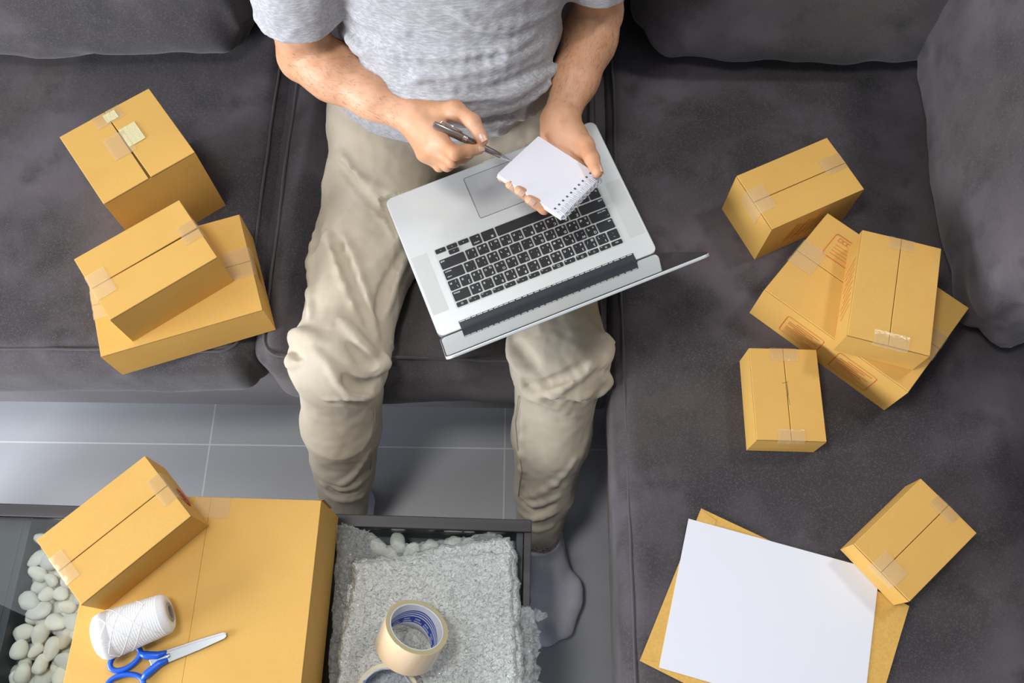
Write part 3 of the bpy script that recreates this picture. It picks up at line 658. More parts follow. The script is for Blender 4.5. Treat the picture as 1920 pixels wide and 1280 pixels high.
def key(x0, x1, y0, y1, leg=()):
    mb = MB(); g = .00125; mb.prism(rrect(x0 + g, x1 - g, y0 + g, y1 - g, .0016, 3), 0, .0014)
    mb.m = 1
    for s, fx, fy, size in leg:
        try: v, f = textmesh(s, size)
        except Exception: continue
        cx = x0 + (x1 - x0) * fx; cy = y0 + (y1 - y0) * fy
        mb.add([(a + cx, b + cy, .00152) for a, b, _ in v], f)
    return mb.make('key', M_key, lp, mats=[M_key, M_leg])
KW = .27900; U = KW / 14.5; x0 = -KW / 2; rows = []
yt = .0915; fh = .0098; rh = (.0915 + .0126 - fh) / 5
fn = ['esc'] + ['F%d' % i for i in range(1, 13)] + ['⏻']
for i, s in enumerate(fn):
    w = KW / 14; lg = [(s, .5, .5, .0042)] if i in (0, 13) else [(s, .80, .3, .0026), ('☼◫❐▪⁚◂◂▸▸◂◂▸'[i - 1] if i < 12 else '▸', .45, .55, .0042)]
    key(x0 + i * w, x0 + (i + 1) * w, yt - fh, yt, lg)
def rowk(y, keys):
    x = x0
    for k in keys:
        w = k[0] * U; key(x, x + w, y - rh, y, k[1:]); x += w
def ch(en, th, sh=None):
    l = [(en, .28, .72, .0058), (th, .72, .34, .0058)]
    if sh: l.append((sh, .30, .28, .0048))
    return (1.0, *l)
y = yt - fh
rowk(y, [(1, ('~', .5, .7, .005), ('`', .5, .3, .005))] + [ch(a, b, c) for a, b, c in zip('1234567890-=', ['ๅ', '/', '-', 'ภ', 'ถ', '◌ุ'[1:], '◌ึ'[1:], 'ค', 'ต', 'จ', 'ข', 'ช'], '!@#$%^&*()_+')] + [(1.5, ('delete', .70, .25, .0042))])
rowk(y - rh, [(1.5, ('tab', .22, .25, .0042))] + [ch(a, b, c) for a, b, c in zip('QWERTYUIOP[]\\', ['ๆ', 'ไ', 'ำ', 'พ', 'ะ', '-', 'ร', 'น', 'ย', 'บ', 'ล', 'ฃ', 'ฅ'], '๐"ฎฑธํ๊ณฯญฐ,|')])
rowk(y - 2 * rh, [(1.75, ('caps lock', .34, .25, .0038), ('•', .12, .7, .004))] + [ch(a, b, c) for a, b, c in zip('ASDFGHJKL;\'', 'ฟหกดเ-่าสวง'.replace('่', "'"), 'ฤฆฏโฌ็๋ษศซ.')] + [(1.75, ('return', .74, .25, .0040), ('enter', .78, .72, .0034))])
rowk(y - 3 * rh, [(2.25, ('shift', .14, .25, .0042))] + [ch(a, b, c) for a, b, c in zip('ZXCVBNM,./', 'ผปแอ-ทมใฝ/', '()ฉฮฺ์?ฒฬฦ')] + [(2.25, ('shift', .86, .25, .0042))])
yb = y - 4 * rh
bx = x0
for w, lg in ((1, [('fn', .3, .3, .004)]), (1, [('control', .5, .25, .0032)]), (1, [('option', .5, .25, .0034), ('alt', .3, .75, .0032)]), (1.25, [('command', .5, .25, .0034), ('⌘', .7, .7, .005)]), (5, []), (1.25, [('⌘', .3, .7, .005)]), (1, [('option', .5, .75, .0036), ('alt', .3, .3, .0032)])):
    key(bx, bx + w * U, yb - rh, yb, lg); bx += w * U
hh = rh * .52
key(bx, bx + U, yb - rh, yb - rh + hh, [('◂', .5, .5, .0045)]); key(bx + U, bx + 2 * U, yb - rh, yb - rh + hh, [('▾', .5, .5, .0045)])
key(bx + U, bx + 2 * U, yb - rh + hh - .0012, yb - .0003, [('▴', .5, .5, .0045)]); key(bx + 2 * U, bx + 3 * U, yb - rh, yb - rh + hh, [('▸', .5, .5, .0045)])
# hinge strip and lid
MB().box(-.1455, .1455, .1115, .1262, -.009, .0010).make('hinge', M_hinge, lp, bevel=.0008)
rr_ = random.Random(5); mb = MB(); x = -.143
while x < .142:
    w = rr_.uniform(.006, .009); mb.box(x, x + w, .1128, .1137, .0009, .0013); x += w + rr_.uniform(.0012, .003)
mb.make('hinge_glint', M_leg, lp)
LA = R(113.5)                                  # how far the lid is opened
LT = Matrix.Translation((0, .1245, -.0020)) @ Matrix.Rotation(R(90) - (LA - R(90)), 4, 'X')   # lid: y up the lid, z towards the user
def lidm(): return LT
pts = rrect(-.182, .182, .0, .2400, .011, 6)
lid = MB().prism(pts, -.0052, -.0010, LT).make('lid', M_alu, lp, bevel=.001)
MB().prism(rrect(-.1795, .1795, .0025, .2375, .009, 6), -.0012, -.0002, LT).make('screen', M_screen, lid)
mb = MB(); mb.tube([LT @ Vector((a, b, -.0005)) for a, b in rrect(-.1805, .1805, .0018, .2386, .010, 6)], .0007, 6, closed=True); mb.make('gasket', M_rub, lid, smooth=True)
MB().box(-.1455, .1455, -.004, .0085, -.0045, .0022, LT).make('hinge_cover', M_hinge, lid, bevel=.001)

# ------------------------------------------------------------------ notebook
NR = Euler((-.1706, -.0108, -.6518)).to_matrix().to_4x4(); NM = Matrix.Translation((.0355, .7643, .6298)) @ NR
nb = thing('spiral_notebook', 'small blank notepad with white wire spiral, held open above the laptop', 'notebook', NM)
NW, NH = .1106, .1000
MB().box(-.0005, NW + .0055, -NH - .0005, .0005, -.0068, -.0058).make('back_cover', M_pedge, nb, bevel=.0003)
mb = MB(); v = []; f = []; nn = 14
for k in range(6):
    z = -.0057 + k * .00095; j = .0003 * ((k * 7) % 3 - 1)
    mb.prism(rrect(0 + j, NW + .0045, -NH + j, 0 - j, .0015, 3), z, z + .00075)
mb.make('pages', M_page, nb)
MB().prism(rrect(-.0002, NW - .004, -NH, 0, .0018, 3), .00002, .00025).make('top_page', M_page, nb)
mb = MB(); hb = MB()
for k in range(10):
    yk = -.006 - k * (NH - .012) / 9
    hb.box(NW - .0125, NW - .0088, yk - .0017, yk + .0017, .00026, .0004)
    for dy in (-.0011, .0013):
        pts = []
        for i in range(15):
            a = R(-200 + i * 25); pts.append((NW + .0005 + .0098 * -math.cos(a) * 1.0 - .001, yk + dy, -.0030 + .0068 * math.sin(a) * -1))
        mb.tube(pts, .00065, 6)
mb.make('wire_spiral', M_wire, nb, smooth=True); hb.make('punched_holes', M_hole, nb)
mb = MB()
for k in range(9):
    yk = -.006 - (k + .5) * (NH - .012) / 9; mb.box(NW - .004, NW + .0050, yk - .0030, yk + .0030, .00003, .0003)
mb.make('page_tabs', M_pedge, nb)

# ------------------------------------------------------------------ pen
tip = NM @ Vector((.0155, -.058, .0004)); tip = P(959, 302, (NM @ Vector((.0, -.05, .0))).z + .0015); tp = P(812, 232, .698); ax = (tp - tip).normalized(); PL = (tp - tip).length
print('pen length', PL, tip)
pen = thing('ballpoint_pen', 'shiny gunmetal ballpoint pen held over the notepad', 'pen', axisM(tip, ax, 2.2))
pr_ = [(.0002, 0), (.0006, .0012), (.0009, .002), (.0034, .018)]
MB().lathe(pr_, 28).make('tip_cone', M_chr, pen, smooth=True)
autosmooth(MB().lathe([(.0034, .018), (.0040, .0185), (.0048, .034), (.0052, .052), (.0052, .074)], 28).make('lower_barrel', M_gun, pen), 50)
autosmooth(MB().lathe([(.0052, .074), (.0060, .0745), (.0060, .0765), (.0056, .077), (.0056, .078), (.0062, .0785), (.0062, .0805), (.0056, .081)], 28).make('centre_ring', M_chr, pen), 40)
autosmooth(MB().lathe([(.0056, .081), (.0060, .082), (.0056, PL - .012), (.0050, PL - .004), (.0046, PL - .001), (.0001, PL)], 28).make('upper_barrel', M_gun, pen), 50)
mb = MB(); mb.tube([(.0055, 0, PL - .008), (.0085, 0, PL - .010), (.0088, 0, PL - .03), (.0072, 0, .084)], [.0014, .0016, .0013, .0011], 8); mb.make('clip', M_chr, pen, smooth=True)

# ------------------------------------------------------------------ the person: smooth-blended limbs meshed as one surface
class Field:
    def __init__(s, lo, hi, h):
        s.lo = np.array(lo, np.float32); s.h = h; s.n = np.ceil((np.array(hi) - lo) / h).astype(int) + 1
        s.D = np.full(s.n, .05, np.float32)
    def sub(s, lo, hi):
        a = np.clip(np.floor((np.array(lo) - s.lo) / s.h).astype(int), 0, s.n); b = np.clip(np.ceil((np.array(hi) - s.lo) / s.h).astype(int) + 1, 0, s.n)
        if (b <= a).any(): return None
        sl = tuple(slice(i, j) for i, j in zip(a, b)); g = [(s.lo[k] + s.h * np.arange(a[k], b[k])).astype(np.float32) for k in range(3)]
        return sl, g[0][:, None, None], g[1][None, :, None], g[2][None, None, :]
    def blend(s, sl, d, k, mode):
        A = s.D[sl]
        if mode == 'cut': d = -d; h = np.clip(.5 - .5 * (d - A) / -k if False else .5 + .5 * (d - A) / k, 0, 1); s.D[sl] = A + (d - A) * h + k * h * (1 - h); return
        h = np.clip(.5 + .5 * (A - d) / k, 0, 1); s.D[sl] = A + (d - A) * h - k * h * (1 - h)
    def cone(s, a, b, ra, rb, k=.004, mode='add', flat=None):
        """capsule from a to b, radii ra, rb; flat=(side direction, width factor, thickness factor)"""
        a = np.array(a, float); b = np.array(b, float); f = max(flat[1:]) if flat else 1
        r = max(ra, rb) * f + k + .012; w = s.sub(np.minimum(a, b) - r, np.maximum(a, b) + r)
        if w is None: return
        sl, X, Y, Z = w; ab = b - a; L2 = float(ab @ ab) + 1e-12
        x, y, z = X - np.float32(a[0]), Y - np.float32(a[1]), Z - np.float32(a[2])
        t = np.clip((x * np.float32(ab[0]) + y * np.float32(ab[1]) + z * np.float32(ab[2])) / np.float32(L2), 0, 1)
        rad = np.float32(ra) + t * np.float32(rb - ra)
        qx, qy, qz = x - t * np.float32(ab[0]), y - t * np.float32(ab[1]), z - t * np.float32(ab[2])
        if flat is None: d = np.sqrt(qx * qx + qy * qy + qz * qz) - rad
        else:
            A_ = ab / math.sqrt(L2); sd = np.array(flat[0], float); sd = sd - A_ * (sd @ A_); sd /= np.linalg.norm(sd); up = np.cross(A_, sd)
            u = (qx * sd[0] + qy * sd[1] + qz * sd[2]) / flat[1]; v = (qx * up[0] + qy * up[1] + qz * up[2]) / flat[2]; e = qx * A_[0] + qy * A_[1] + qz * A_[2]
            d = ((np.sqrt(u * u + v * v + e * e) - rad) * min(1, flat[1], flat[2])).astype(np.float32)
        s.blend(sl, d.astype(np.float32), k, mode)
    def ell(s, c, r, k=.004, mode='add', rot=None):
        c = np.array(c, float); r = np.array(r, float); e = r.max() + k + .012; w = s.sub(c - e, c + e)
        if w is None: return
        sl, X, Y, Z = w; x, y, z = X - np.float32(c[0]), Y - np.float32(c[1]), Z - np.float32(c[2])
        if rot is not None:
            m = np.array(Euler(rot).to_matrix()).T; x, y, z = (m[i, 0] * x + m[i, 1] * y + m[i, 2] * z for i in range(3))
        q = np.sqrt((x / r[0]) ** 2 + (y / r[1]) ** 2 + (z / r[2]) ** 2); g = np.sqrt((x / r[0] ** 2) ** 2 + (y / r[1] ** 2) ** 2 + (z / r[2] ** 2) ** 2) + 1e-9
        s.blend(sl, np.clip(q * (q - 1) / g, -.3, .3).astype(np.float32), k, mode)
    def plane(s, p, n, k=.004):
        """keeps the side the normal points away from"""
        w = s.sub(s.lo, s.lo + s.h * s.n); sl, X, Y, Z = w; d = (X - p[0]) * n[0] + (Y - p[1]) * n[1] + (Z - p[2]) * n[2]; d = d.astype(np.float32)
        h = np.clip(.5 + .5 * (d - s.D) / k, 0, 1); s.D = (s.D + (d - s.D) * h + k * h * (1 - h)).astype(np.float32)
    def mesh(s):
        D_ = s.D; N = s.n; I = D_ < 0
        c = np.zeros(N - 1, np.int8)
        for i in (0, 1):
            for j in (0, 1):
                for k in (0, 1): c += I[i:N[0] - 1 + i, j:N[1] - 1 + j, k:N[2] - 1 + k]
        act = np.argwhere((c > 0) & (c < 8)); idx = -np.ones(N - 1, np.int32); idx[tuple(act.T)] = np.arange(len(act))
        acc = np.zeros((len(act), 3)); cnt = np.zeros(len(act))
        for ax in range(3):
            for o1 in (0, 1):
                for o2 in (0, 1):
                    o = [0, 0, 0]; oth = [q for q in range(3) if q != ax]; o[oth[0]] = o1; o[oth[1]] = o2
                    p = act + o; q = p.copy(); q[:, ax] += 1; d0 = D_[tuple(p.T)]; d1 = D_[tuple(q.T)]; m = (d0 < 0) != (d1 < 0)
                    t = np.where(m, d0 / np.where(m, d0 - d1, 1), 0); pos = p.astype(float); pos[:, ax] += t; acc[m] += pos[m]; cnt[m] += 1
        V = acc / cnt[:, None] * s.h + s.lo; F = []
        for ax in range(3):
            a, b = [q for q in range(3) if q != ax]
            hi = [slice(None)] * 3; lo = [slice(None)] * 3; hi[ax] = slice(1, None); lo[ax] = slice(None, -1)
            e = I[tuple(lo)] != I[tuple(hi)]; es = np.argwhere(e); es = es[(es[:, a] > 0) & (es[:, b] > 0) & (es[:, a] < N[a] - 1) & (es[:, b] < N[b] - 1)]
            def g(da, db):
                q = es.copy(); q[:, a] -= da; q[:, b] -= db; return idx[tuple(q.T)]
            f = np.stack([g(1, 1), g(0, 1), g(0, 0), g(1, 0)], 1); inside = I[tuple(es.T)]
            if ax == 1: inside = ~inside
            f[~inside] = f[~inside][:, ::-1]; F.append(f)
        return V, np.concatenate(F)
def normals(V, F):
    n = np.cross(V[F[:, 2]] - V[F[:, 0]], V[F[:, 3]] - V[F[:, 1]]); N = np.zeros_like(V)
    for k in range(4): np.add.at(N, F[:, k], n)
    return N / (np.linalg.norm(N, axis=1)[:, None] + 1e-12)
def relax(V, F, it=2, w=.5):
    E_ = np.concatenate([F[:, [i, (i + 1) % 4]] for i in range(4)])
    for _ in range(it):
        A = np.zeros_like(V); c = np.zeros(len(V)); np.add.at(A, E_[:, 0], V[E_[:, 1]]); np.add.at(c, E_[:, 0], 1); np.add.at(A, E_[:, 1], V[E_[:, 0]]); np.add.at(c, E_[:, 1], 1)
        V = V + w * (A / c[:, None] - V)
    return V
T3 = lambda v: np.array(tuple(v))
def surf(Fd, px, py, out=0.):
    """where the line of sight through this place of the photograph first meets the field's surface (or passes nearest to it)"""
    o = np.array(tuple(CAM)); d = np.array(tuple((CR @ Vector(((px - 960) / FPX, -(py - 640) / FPX, -1))).normalized()))
    t = np.arange(.3, 2.1, .0015); p = o + d * t[:, None]; q = np.round((p - Fd.lo) / Fd.h).astype(int); ok = ((q >= 0) & (q < Fd.n)).all(1)
    v = np.full(len(t), 9.); v[ok] = Fd.D[tuple(q[ok].T)]; i = int(np.argmax(v < 0)) if (v < 0).any() else int(np.argmin(v))
    return p[i] - d * out
def draw(Fd, pts, r, k=.008, mode='add', out=0., ends=.45):
    P3 = [surf(Fd, a, b, out) for a, b in pts]; m = len(P3)
    if m > 2:                                       # smooth the path
        Q3 = []
        for i in range((m - 1) * 3 + 1):
            t = i / 3; j = min(int(t), m - 2); f = t - j; a0 = P3[max(j - 1, 0)]; a1 = P3[j]; a2 = P3[j + 1]; a3 = P3[min(j + 2, m - 1)]
            Q3.append(.5 * (2 * a1 + (a2 - a0) * f + (2 * a0 - 5 * a1 + 4 * a2 - a3) * f * f + (3 * a1 - a0 - 3 * a2 + a3) * f ** 3))
        P3 = Q3; m = len(P3)
    rr = [r * (ends + (1 - ends) * math.sin(math.pi * i / (m - 1))) for i in range(m)]
    for i in range(m - 1): Fd.cone(P3[i], P3[i + 1], rr[i], rr[i + 1], k, mode)
LMi = np.array(LM.inverted())
def under_laptop(V):
    """cloth under the laptop is pressed flat by it"""
    q = V @ LMi[:3, :3].T + LMi[:3, 3]; m = (abs(q[:, 0]) < .190) & (abs(q[:, 1]) < .133) & (q[:, 2] > -.0165) & (q[:, 2] < .08)
    q[m, 2] = -.0165; A = np.array(LM); return np.where(m[:, None], q @ A[:3, :3].T + A[:3, 3], V)
mid = lambda a, b, t: T3(a) * (1 - t) + T3(b) * t

# --- joints (R = the person's right, image left)
hipR, hipL = np.array((-.215, .90, .455)), np.array((.010, .90, .445))
kneR, kneL = T3(P(637, 676, .440)), T3(P(1050, 672, .430))
ankR, ankL = T3(P(648, 955, .095)), T3(P(1010, 1003, .095))
shR, shL = np.array((-.278, .915, .985)), np.array((.092, .935, .985))
elR, elL = T3(P(570, 104, .668)), T3(P(1121, 24, .640))
wrR, wrL = T3(P(784, 223, .660)), T3(P(1050, 226, .618))
print('thigh', np.linalg.norm(hipR - kneR), 'shin', np.linalg.norm(kneR - ankR), np.linalg.norm(kneL - ankL), 'uparm', np.linalg.norm(shR - elR), np.linalg.norm(shL - elL), 'fore', np.linalg.norm(elR - wrR), np.linalg.norm(elL - wrL))
tc_ = lambda z: -.100 + (z - .75) * .05
B = Field((-.44, .55, .40), (.25, 1.13, 1.37), .0023)
# trunk, neck, head
B.cone((-.21, .94, .48), (-.02, .94, .475), .068, .062, .03); B.cone((-.125, .95, .50), (-.10, .955, .72), .112, .112, .03, flat=((1, 0, 0), 1.15, .80))
B.cone((-.095, .955, .72), (-.088, .945, .92), .118, .125, .03, flat=((1, 0, 0), 1.15, .82)); B.cone(shR + (.05, .02, .0), shL + (-.05, .01, .0), .070, .070, .04)
nk = np.array((-.087, .925, 1.03)); hd = np.array((-.088, .865, 1.205)); B.cone(nk, hd - (0, .0, .05), .058, .056, .03)
B.ell(hd + (0, .012, .010), (.073, .092, .098), .02, rot=(R(28), 0, 0)); B.ell(hd + (0, -.045, -.050), (.052, .050, .062), .03, rot=(R(28), 0, 0))
fc = Matrix.Translation(hd) @ Matrix.Rotation(R(30), 4, 'X')     # face frame: -y forward, looking down at the notepad
fp = lambda x, y, z: T3(fc @ Vector((x, y, z)))
B.cone(fp(0, -.088, .012), fp(0, -.104, -.022), .007, .011, .008); B.cone(fp(-.011, -.094, -.024), fp(.011, -.094, -.024), .006, .006, .005)
for s_ in (-1, 1):
    B.ell(fp(s_ * .031, -.092, .014), (.015, .012, .010), .008, 'cut'); B.cone(fp(s_ * .015, -.090, .028), fp(s_ * .046, -.078, .028), .006, .005, .008)
    B.ell(fp(s_ * .074, .005, -.002), (.009, .018, .030), .004, rot=(R(30), 0, s_ * R(20)))
B.cone(fp(-.020, -.083, -.050), fp(.020, -.083, -.050), .007, .007, .006); B.cone(fp(-.017, -.093, -.048), fp(.017, -.093, -.048), .0012, .0012, .003, 'cut')
B.ell(fp(0, -.078, -.078), (.022, .018, .018), .02)
# arms
def arm(sh, el, wr, side, ws):
    B.cone(sh, el, .048, .039, .025)
    m = mid(el, wr, .28); B.cone(el, m, .0395, .0405, .007); B.cone(m, mid(el, wr, .62), .0405, .034, .02)
    B.cone(mid(el, wr, .62), wr, .0325, .0265, .02, flat=(side, ws, .80)); B.ell(mid(el, wr, .2) + np.array((0, 0, .006)), (.034, .034, .034), .02)
arm(shR, elR, wrR, (.3, .9, .2), 1.02); arm(shL, elL, wrL, (1, .1, 0), 1.0)
# right hand holding the pen
def chain(pts, rs, k0=.007, k=.0025):
    for i in range(len(pts) - 1):
        B.cone(pts[i], pts[i + 1], rs[i], rs[i + 1], k0 if i == 0 else k)
    for i in range(1, len(pts) - 1): B.ell(pts[i], (rs[i] * 1.05,) * 3, k)
Q = lambda *a: T3(P(*a))
RI = [Q(822, 262, .676), Q(853, 287, .690), Q(878, 283, .681), Q(899, 280, .672)]
RM_ = [Q(812, 276, .664), Q(847, 301, .668), Q(866, 297, .657), Q(880, 290, .650)]
RR_ = [Q(805, 284, .650), Q(838, 309, .650), Q(852, 303, .638), Q(858, 294, .634)]
RP_ = [Q(797, 288, .637), Q(824, 311, .634), Q(834, 305, .624), Q(836, 296, .620)]
RT = [Q(806, 212, .668), Q(853, 207, .684), Q(886, 228, .690), Q(905, 262, .681)]
for q, r0 in ((RI, .0145), (RM_, .0145), (RR_, .0135), (RP_, .0125)): B.cone(wrR, q[0], .0235, r0, .012)
B.cone(mid(wrR, RT[0], .2), RT[0], .020, .0175, .012); B.cone(RT[0], RT[1], .0175, .0135, .010); B.cone(RI[0], mid(RT[0], RT[1], .35), .010, .011, .010)
chain(RM_, [.0115, .0098, .0086, .0074], .008); chain(RR_, [.011, .0093, .0082, .0070], .008); chain(RP_, [.010, .0084, .0074, .0063], .008)
chain(RI, [.0122, .0100, .0088, .0074], .008); chain(RT[1:], [.0135, .0112, .0086], .008); B.ell(mid(RT[2], RT[3], .75), (.0098, .0098, .0085), .003)
# left hand under the notepad, thumb along its edge
LI = [Q(1086, 318, .603), Q(1054, 378, .620), Q(1020, 390, .634), Q(993, 374, .648)]
LM_ = [Q(1068, 322, .600), Q(1030, 366, .614), Q(1000, 374, .630), Q(973, 357, .645)]
LR_ = [Q(1050, 318, .600), Q(1010, 352, .610), Q(980, 360, .625), Q(956, 346, .641)]
LP_ = [Q(1036, 308, .600), Q(994, 332, .607), Q(968, 342, .618), Q(941, 333, .632)]
LT_ = [Q(1076, 256, .616), Q(1096, 274, .628), Q(1110, 297, .640), Q(1120, 323, .645)]
for q, r0 in ((LI, .0145), (LM_, .0150), (LR_, .0145), (LP_, .0135)): B.cone(wrL, q[0], .0230, r0, .012)
B.cone(mid(wrL, LT_[0], .15), LT_[0], .021, .019, .014); B.cone(LT_[0], LT_[1], .018, .0140, .012); B.ell(Q(1044, 254, .606), (.022, .018, .016), .014)
B.cone(LI[0], mid(LT_[0], LT_[1], .7), .012, .011, .012)
chain(LI, [.0118, .0098, .0088, .0074], .008); chain(LM_, [.0118, .0098, .0088, .0075], .008); chain(LR_, [.0112, .0094, .0083, .0071], .008); chain(LP_, [.0100, .0084, .0074, .0063], .008)
chain(LT_[1:], [.0140, .0112, .0086], .008)
# the crease inside the bent elbow
V1, F1 = B.mesh(); V1 = relax(V1, F1, 2, .45); del B.D
N1 = normals(V1, F1)
V1 = V1 + N1 * np.array([.0006 * noise.fractal(Vector(p) * 60, 1, 2, 2) for p in V1])[:, None]
# legs and feet (inside trousers and socks)
B2 = Field((-.42, .02, .0), (.22, 1.02, .60), .004)
def leg(hip, kn, an, toe, sx):
    md = mid(hip, kn, .5); md[2] = .412; hip = hip + np.array((0, .03, -.01)); B2.cone(hip, md, .062, .052, .03); B2.cone(md, kn, .052, .046, .02); B2.cone(kn, mid(kn, an, .3), .046, .046, .02); B2.cone(mid(kn, an, .3), an, .044, .030, .02)
    heel = an + np.array((0, .028, -.060)); B2.cone(an, heel, .030, .027, .02); B2.cone(an + np.array((0, -.01, -.03)), toe + np.array((0, .05, .012)), .031, .022, .02, flat=((1, 0, 0), 1.15, .9))
    B2.cone(heel, toe + np.array((0, .05, 0)), .026, .021, .02, flat=((1, 0, 0), 1.3, .9)); B2.cone(toe + np.array((-.022, .04, 0)), toe + np.array((-.016, .0, 0)), .019, .016, .012); B2.cone(toe + np.array((.022, .055, 0)), toe + np.array((.020, .03, 0)), .017, .013, .012)
toeL = np.array((.088, .092, .021)); toeR = np.array((ankR[0] - .02, ankR[1] - .19, .021))
leg(hipR, kneR, ankR, toeR, -1); leg(hipL, kneL, ankL, toeL, 1); B2.cone(hipR + (0, .04, 0), hipL + (-.02, .04, 0), .065, .06, .03)
V2, F2 = B2.mesh(); V2 = relax(V2, F2, 2)
Vb = np.r_[V1, under_laptop(V2)]; Fb = np.r_[F1, F2 + len(V1)]
org = Vector((-.10, .92, .42)); ROOT = Matrix.Translation(org)
pb = obj('person', Vb - np.array(tuple(org)), Fb, M_skin, smooth=True); pb.matrix_world = ROOT; ROOTM[pb.name] = ROOT
tag(pb, 'person in grey T-shirt and khaki trousers sitting on the sofa, writing in a notepad', 'person')
def part(name, V, F, m, par=pb, **k): return obj(name, V, F, m, par, world=True, smooth=True, **k)
# fingernails
def nail(tip_, prev, out, w=.0052, l=.0062, r=.008, back=.15):
    t = Vector(tip_) - Vector(prev); t.normalize(); o = Vector(out); o = (o - t * o.dot(t)).normalized(); sd = t.cross(o); c = Vector(tip_) - t * r * back
    V = []; F = []; n = 10
    for i in range(n + 1):
        for j in range(n + 1):
            a = -1 + 2 * i / n; b = -1 + 2 * j / n; s_ = math.sqrt(max(0, 1 - .25 * b * b)) if b > 0 else 1
            ang = a * s_ * w / r * .95; V.append(c + sd * math.sin(ang) * r * 1.03 + o * (math.cos(ang) * r * 1.06 - .0008 * max(0, b)) + t * b * l)
    for i in range(n):
        for j in range(n): p = i * (n + 1) + j; F.append((p, p + n + 1, p + n + 2, p + 1))
    q = obj('fingernail', [tuple(v) for v in V], F, M_nail, pb, world=True, smooth=True); s2_ = q.modifiers.new('t', 'SOLIDIFY'); s2_.thickness = .0006
toc = lambda p: (CAM - Vector(p)).normalized()
nail(RT[3], RT[2], Vector((.25, -.45, 1)), .0062, .0066, .0088); nail(RI[3], RI[2], Vector((.1, -.5, 1)), .005, .0055, .0076)
for q in (LI, LM_, LR_): nail(q[3], q[2], Vector((-.55, -.35, .9)), .005, .0055, .0076, .3)
nail(LP_[3], LP_[2], Vector((-.5, -.3, .9)), .0044, .005, .0066, .3); nail(LT_[3], LT_[2], Vector((.9, .0, .5)), .006, .0065, .0088, .1)
# face details and hair
for s_ in (-1, 1):
    mb = MB(); bm = bmesh.new(); bmesh.ops.create_uvsphere(bm, u_segments=20, v_segments=14, radius=.0115)
    V = [Vector(v.co) + Vector(fp(s_ * .031, -.076, .014)) for v in bm.verts]; F = [tuple(x.index for x in f_.verts) for f_ in bm.faces]; bm.free()
    e_ = obj('eye', [tuple(v) for v in V], F, M_eye, pb, world=True, smooth=True)
    mb.lathe([(.0001, .0004), (.0035, .0003), (.0055, -.0006)], 20, Matrix.Translation(fp(s_ * .031, -.0880, .010)) @ fc.to_quaternion().to_matrix().to_4x4() @ Matrix.Rotation(R(100), 4, 'X'))
    obj('iris', mb.v, mb.f, M_iris, e_, world=True, smooth=True)
    mb = MB(); mb.tube([fp(s_ * .014, -.0935, .032), fp(s_ * .030, -.0915, .038), fp(s_ * .050, -.076, .034)], [.0022, .0030, .0014], 8); obj('eyebrow', mb.v, mb.f, M_hair, pb, world=True, smooth=True)
mb = MB(); mb.tube([fp(-.019, -.0870, -.0535), fp(0, -.0945, -.0545), fp(.019, -.0870, -.0535)], [.0015, .0042, .0015], 8); mb.tube([fp(-.019, -.0870, -.0455), fp(0, -.0940, -.0445), fp(.019, -.0870, -.0455)], [.0012, .0030, .0012], 8)
obj('lips', mb.v, mb.f, M_lip, pb, world=True, smooth=True)
Hh = Field(tuple(hd - .15), tuple(hd + .16), .004); Hh.ell(hd + (0, .020, .022), (.083, .100, .104), .01, rot=(R(28), 0, 0)); Hh.ell(fp(0, -.09, -.035), (.058, .085, .066), .012, 'cut'); Hh.ell(fp(0, .0, -.13), (.10, .10, .07), .012, 'cut')
V, F = Hh.mesh(); N_ = normals(V, F); V = V + N_ * np.array([.006 * noise.fractal(Vector((p[0] * 60, p[1] * 25, p[2] * 25)), 1, 2, 3) for p in V])[:, None]; part('hair', V, F, M_hair)

# --- T-shirt
def disp(V, F, fn):
    N_ = normals(V, F); return V + N_ * np.array([fn(Vector(p)) for p in V])[:, None]
Sh = Field((-.47, .74, .48), (.29, 1.13, 1.08), .0028)
Sh.cone((-.130, .928, .53), (-.100, .945, .70), .130, .130, .02, flat=((1, 0, 0), 1.29, .93)); Sh.cone((-.100, .945, .70), (-.088, .942, .92), .132, .137, .02, flat=((1, 0, 0), 1.30, .93))
Sh.ell((-.105, .870, .655), (.140, .078, .12), .04)
Sh.cone(shR + (.04, .015, .0), shL + (-.04, .01, .0), .085, .085, .04); Sh.cone(nk - (0, 0, .03), nk + (0, 0, .012), .07, .066, .03)
Sh.cone(shR, mid(shR, elR, 1.0), .074, .061, .012); Sh.cone(shL, mid(shL, elL, 1.0), .074, .060, .012)
def sleeve_cut(Fd, c, ax, rad):
    ax = ax / np.linalg.norm(ax); lo2 = np.minimum(c, c + ax * .2) - rad * 1.3; hi2 = np.maximum(c, c + ax * .2) + rad * 1.3
    w = Fd.sub(lo2, hi2); sl, X, Y, Z = w; x, y, z = X - c[0], Y - c[1], Z - c[2]; al = x * ax[0] + y * ax[1] + z * ax[2]
    rr2 = np.sqrt(np.maximum(0, x * x + y * y + z * z - al * al)); d = np.maximum(-al, rr2 - rad)
    k = .003; d = -d.astype(np.float32); A = Fd.D[sl]; h = np.clip(.5 + .5 * (d - A) / k, 0, 1); Fd.D[sl] = A + (d - A) * h + k * h * (1 - h)
axR, axL = elR - shR, elL - shL
torso_keep = Field((-.30, .80, .50), (.12, 1.05, .95), .0028); tk = torso_keep
tk.cone((-.130, .928, .53), (-.100, .945, .70), .130, .130, .02, flat=((1, 0, 0), 1.29, .93)); tk.cone((-.100, .945, .70), (-.088, .942, .92), .132, .137, .02, flat=((1, 0, 0), 1.30, .93))
sleeve_cut(Sh, mid(shR, elR, .74), axR + np.array((.03, .03, 0)), .086); sleeve_cut(Sh, mid(shL, elL, .70), axL + np.array((-.02, .02, 0)), .080)
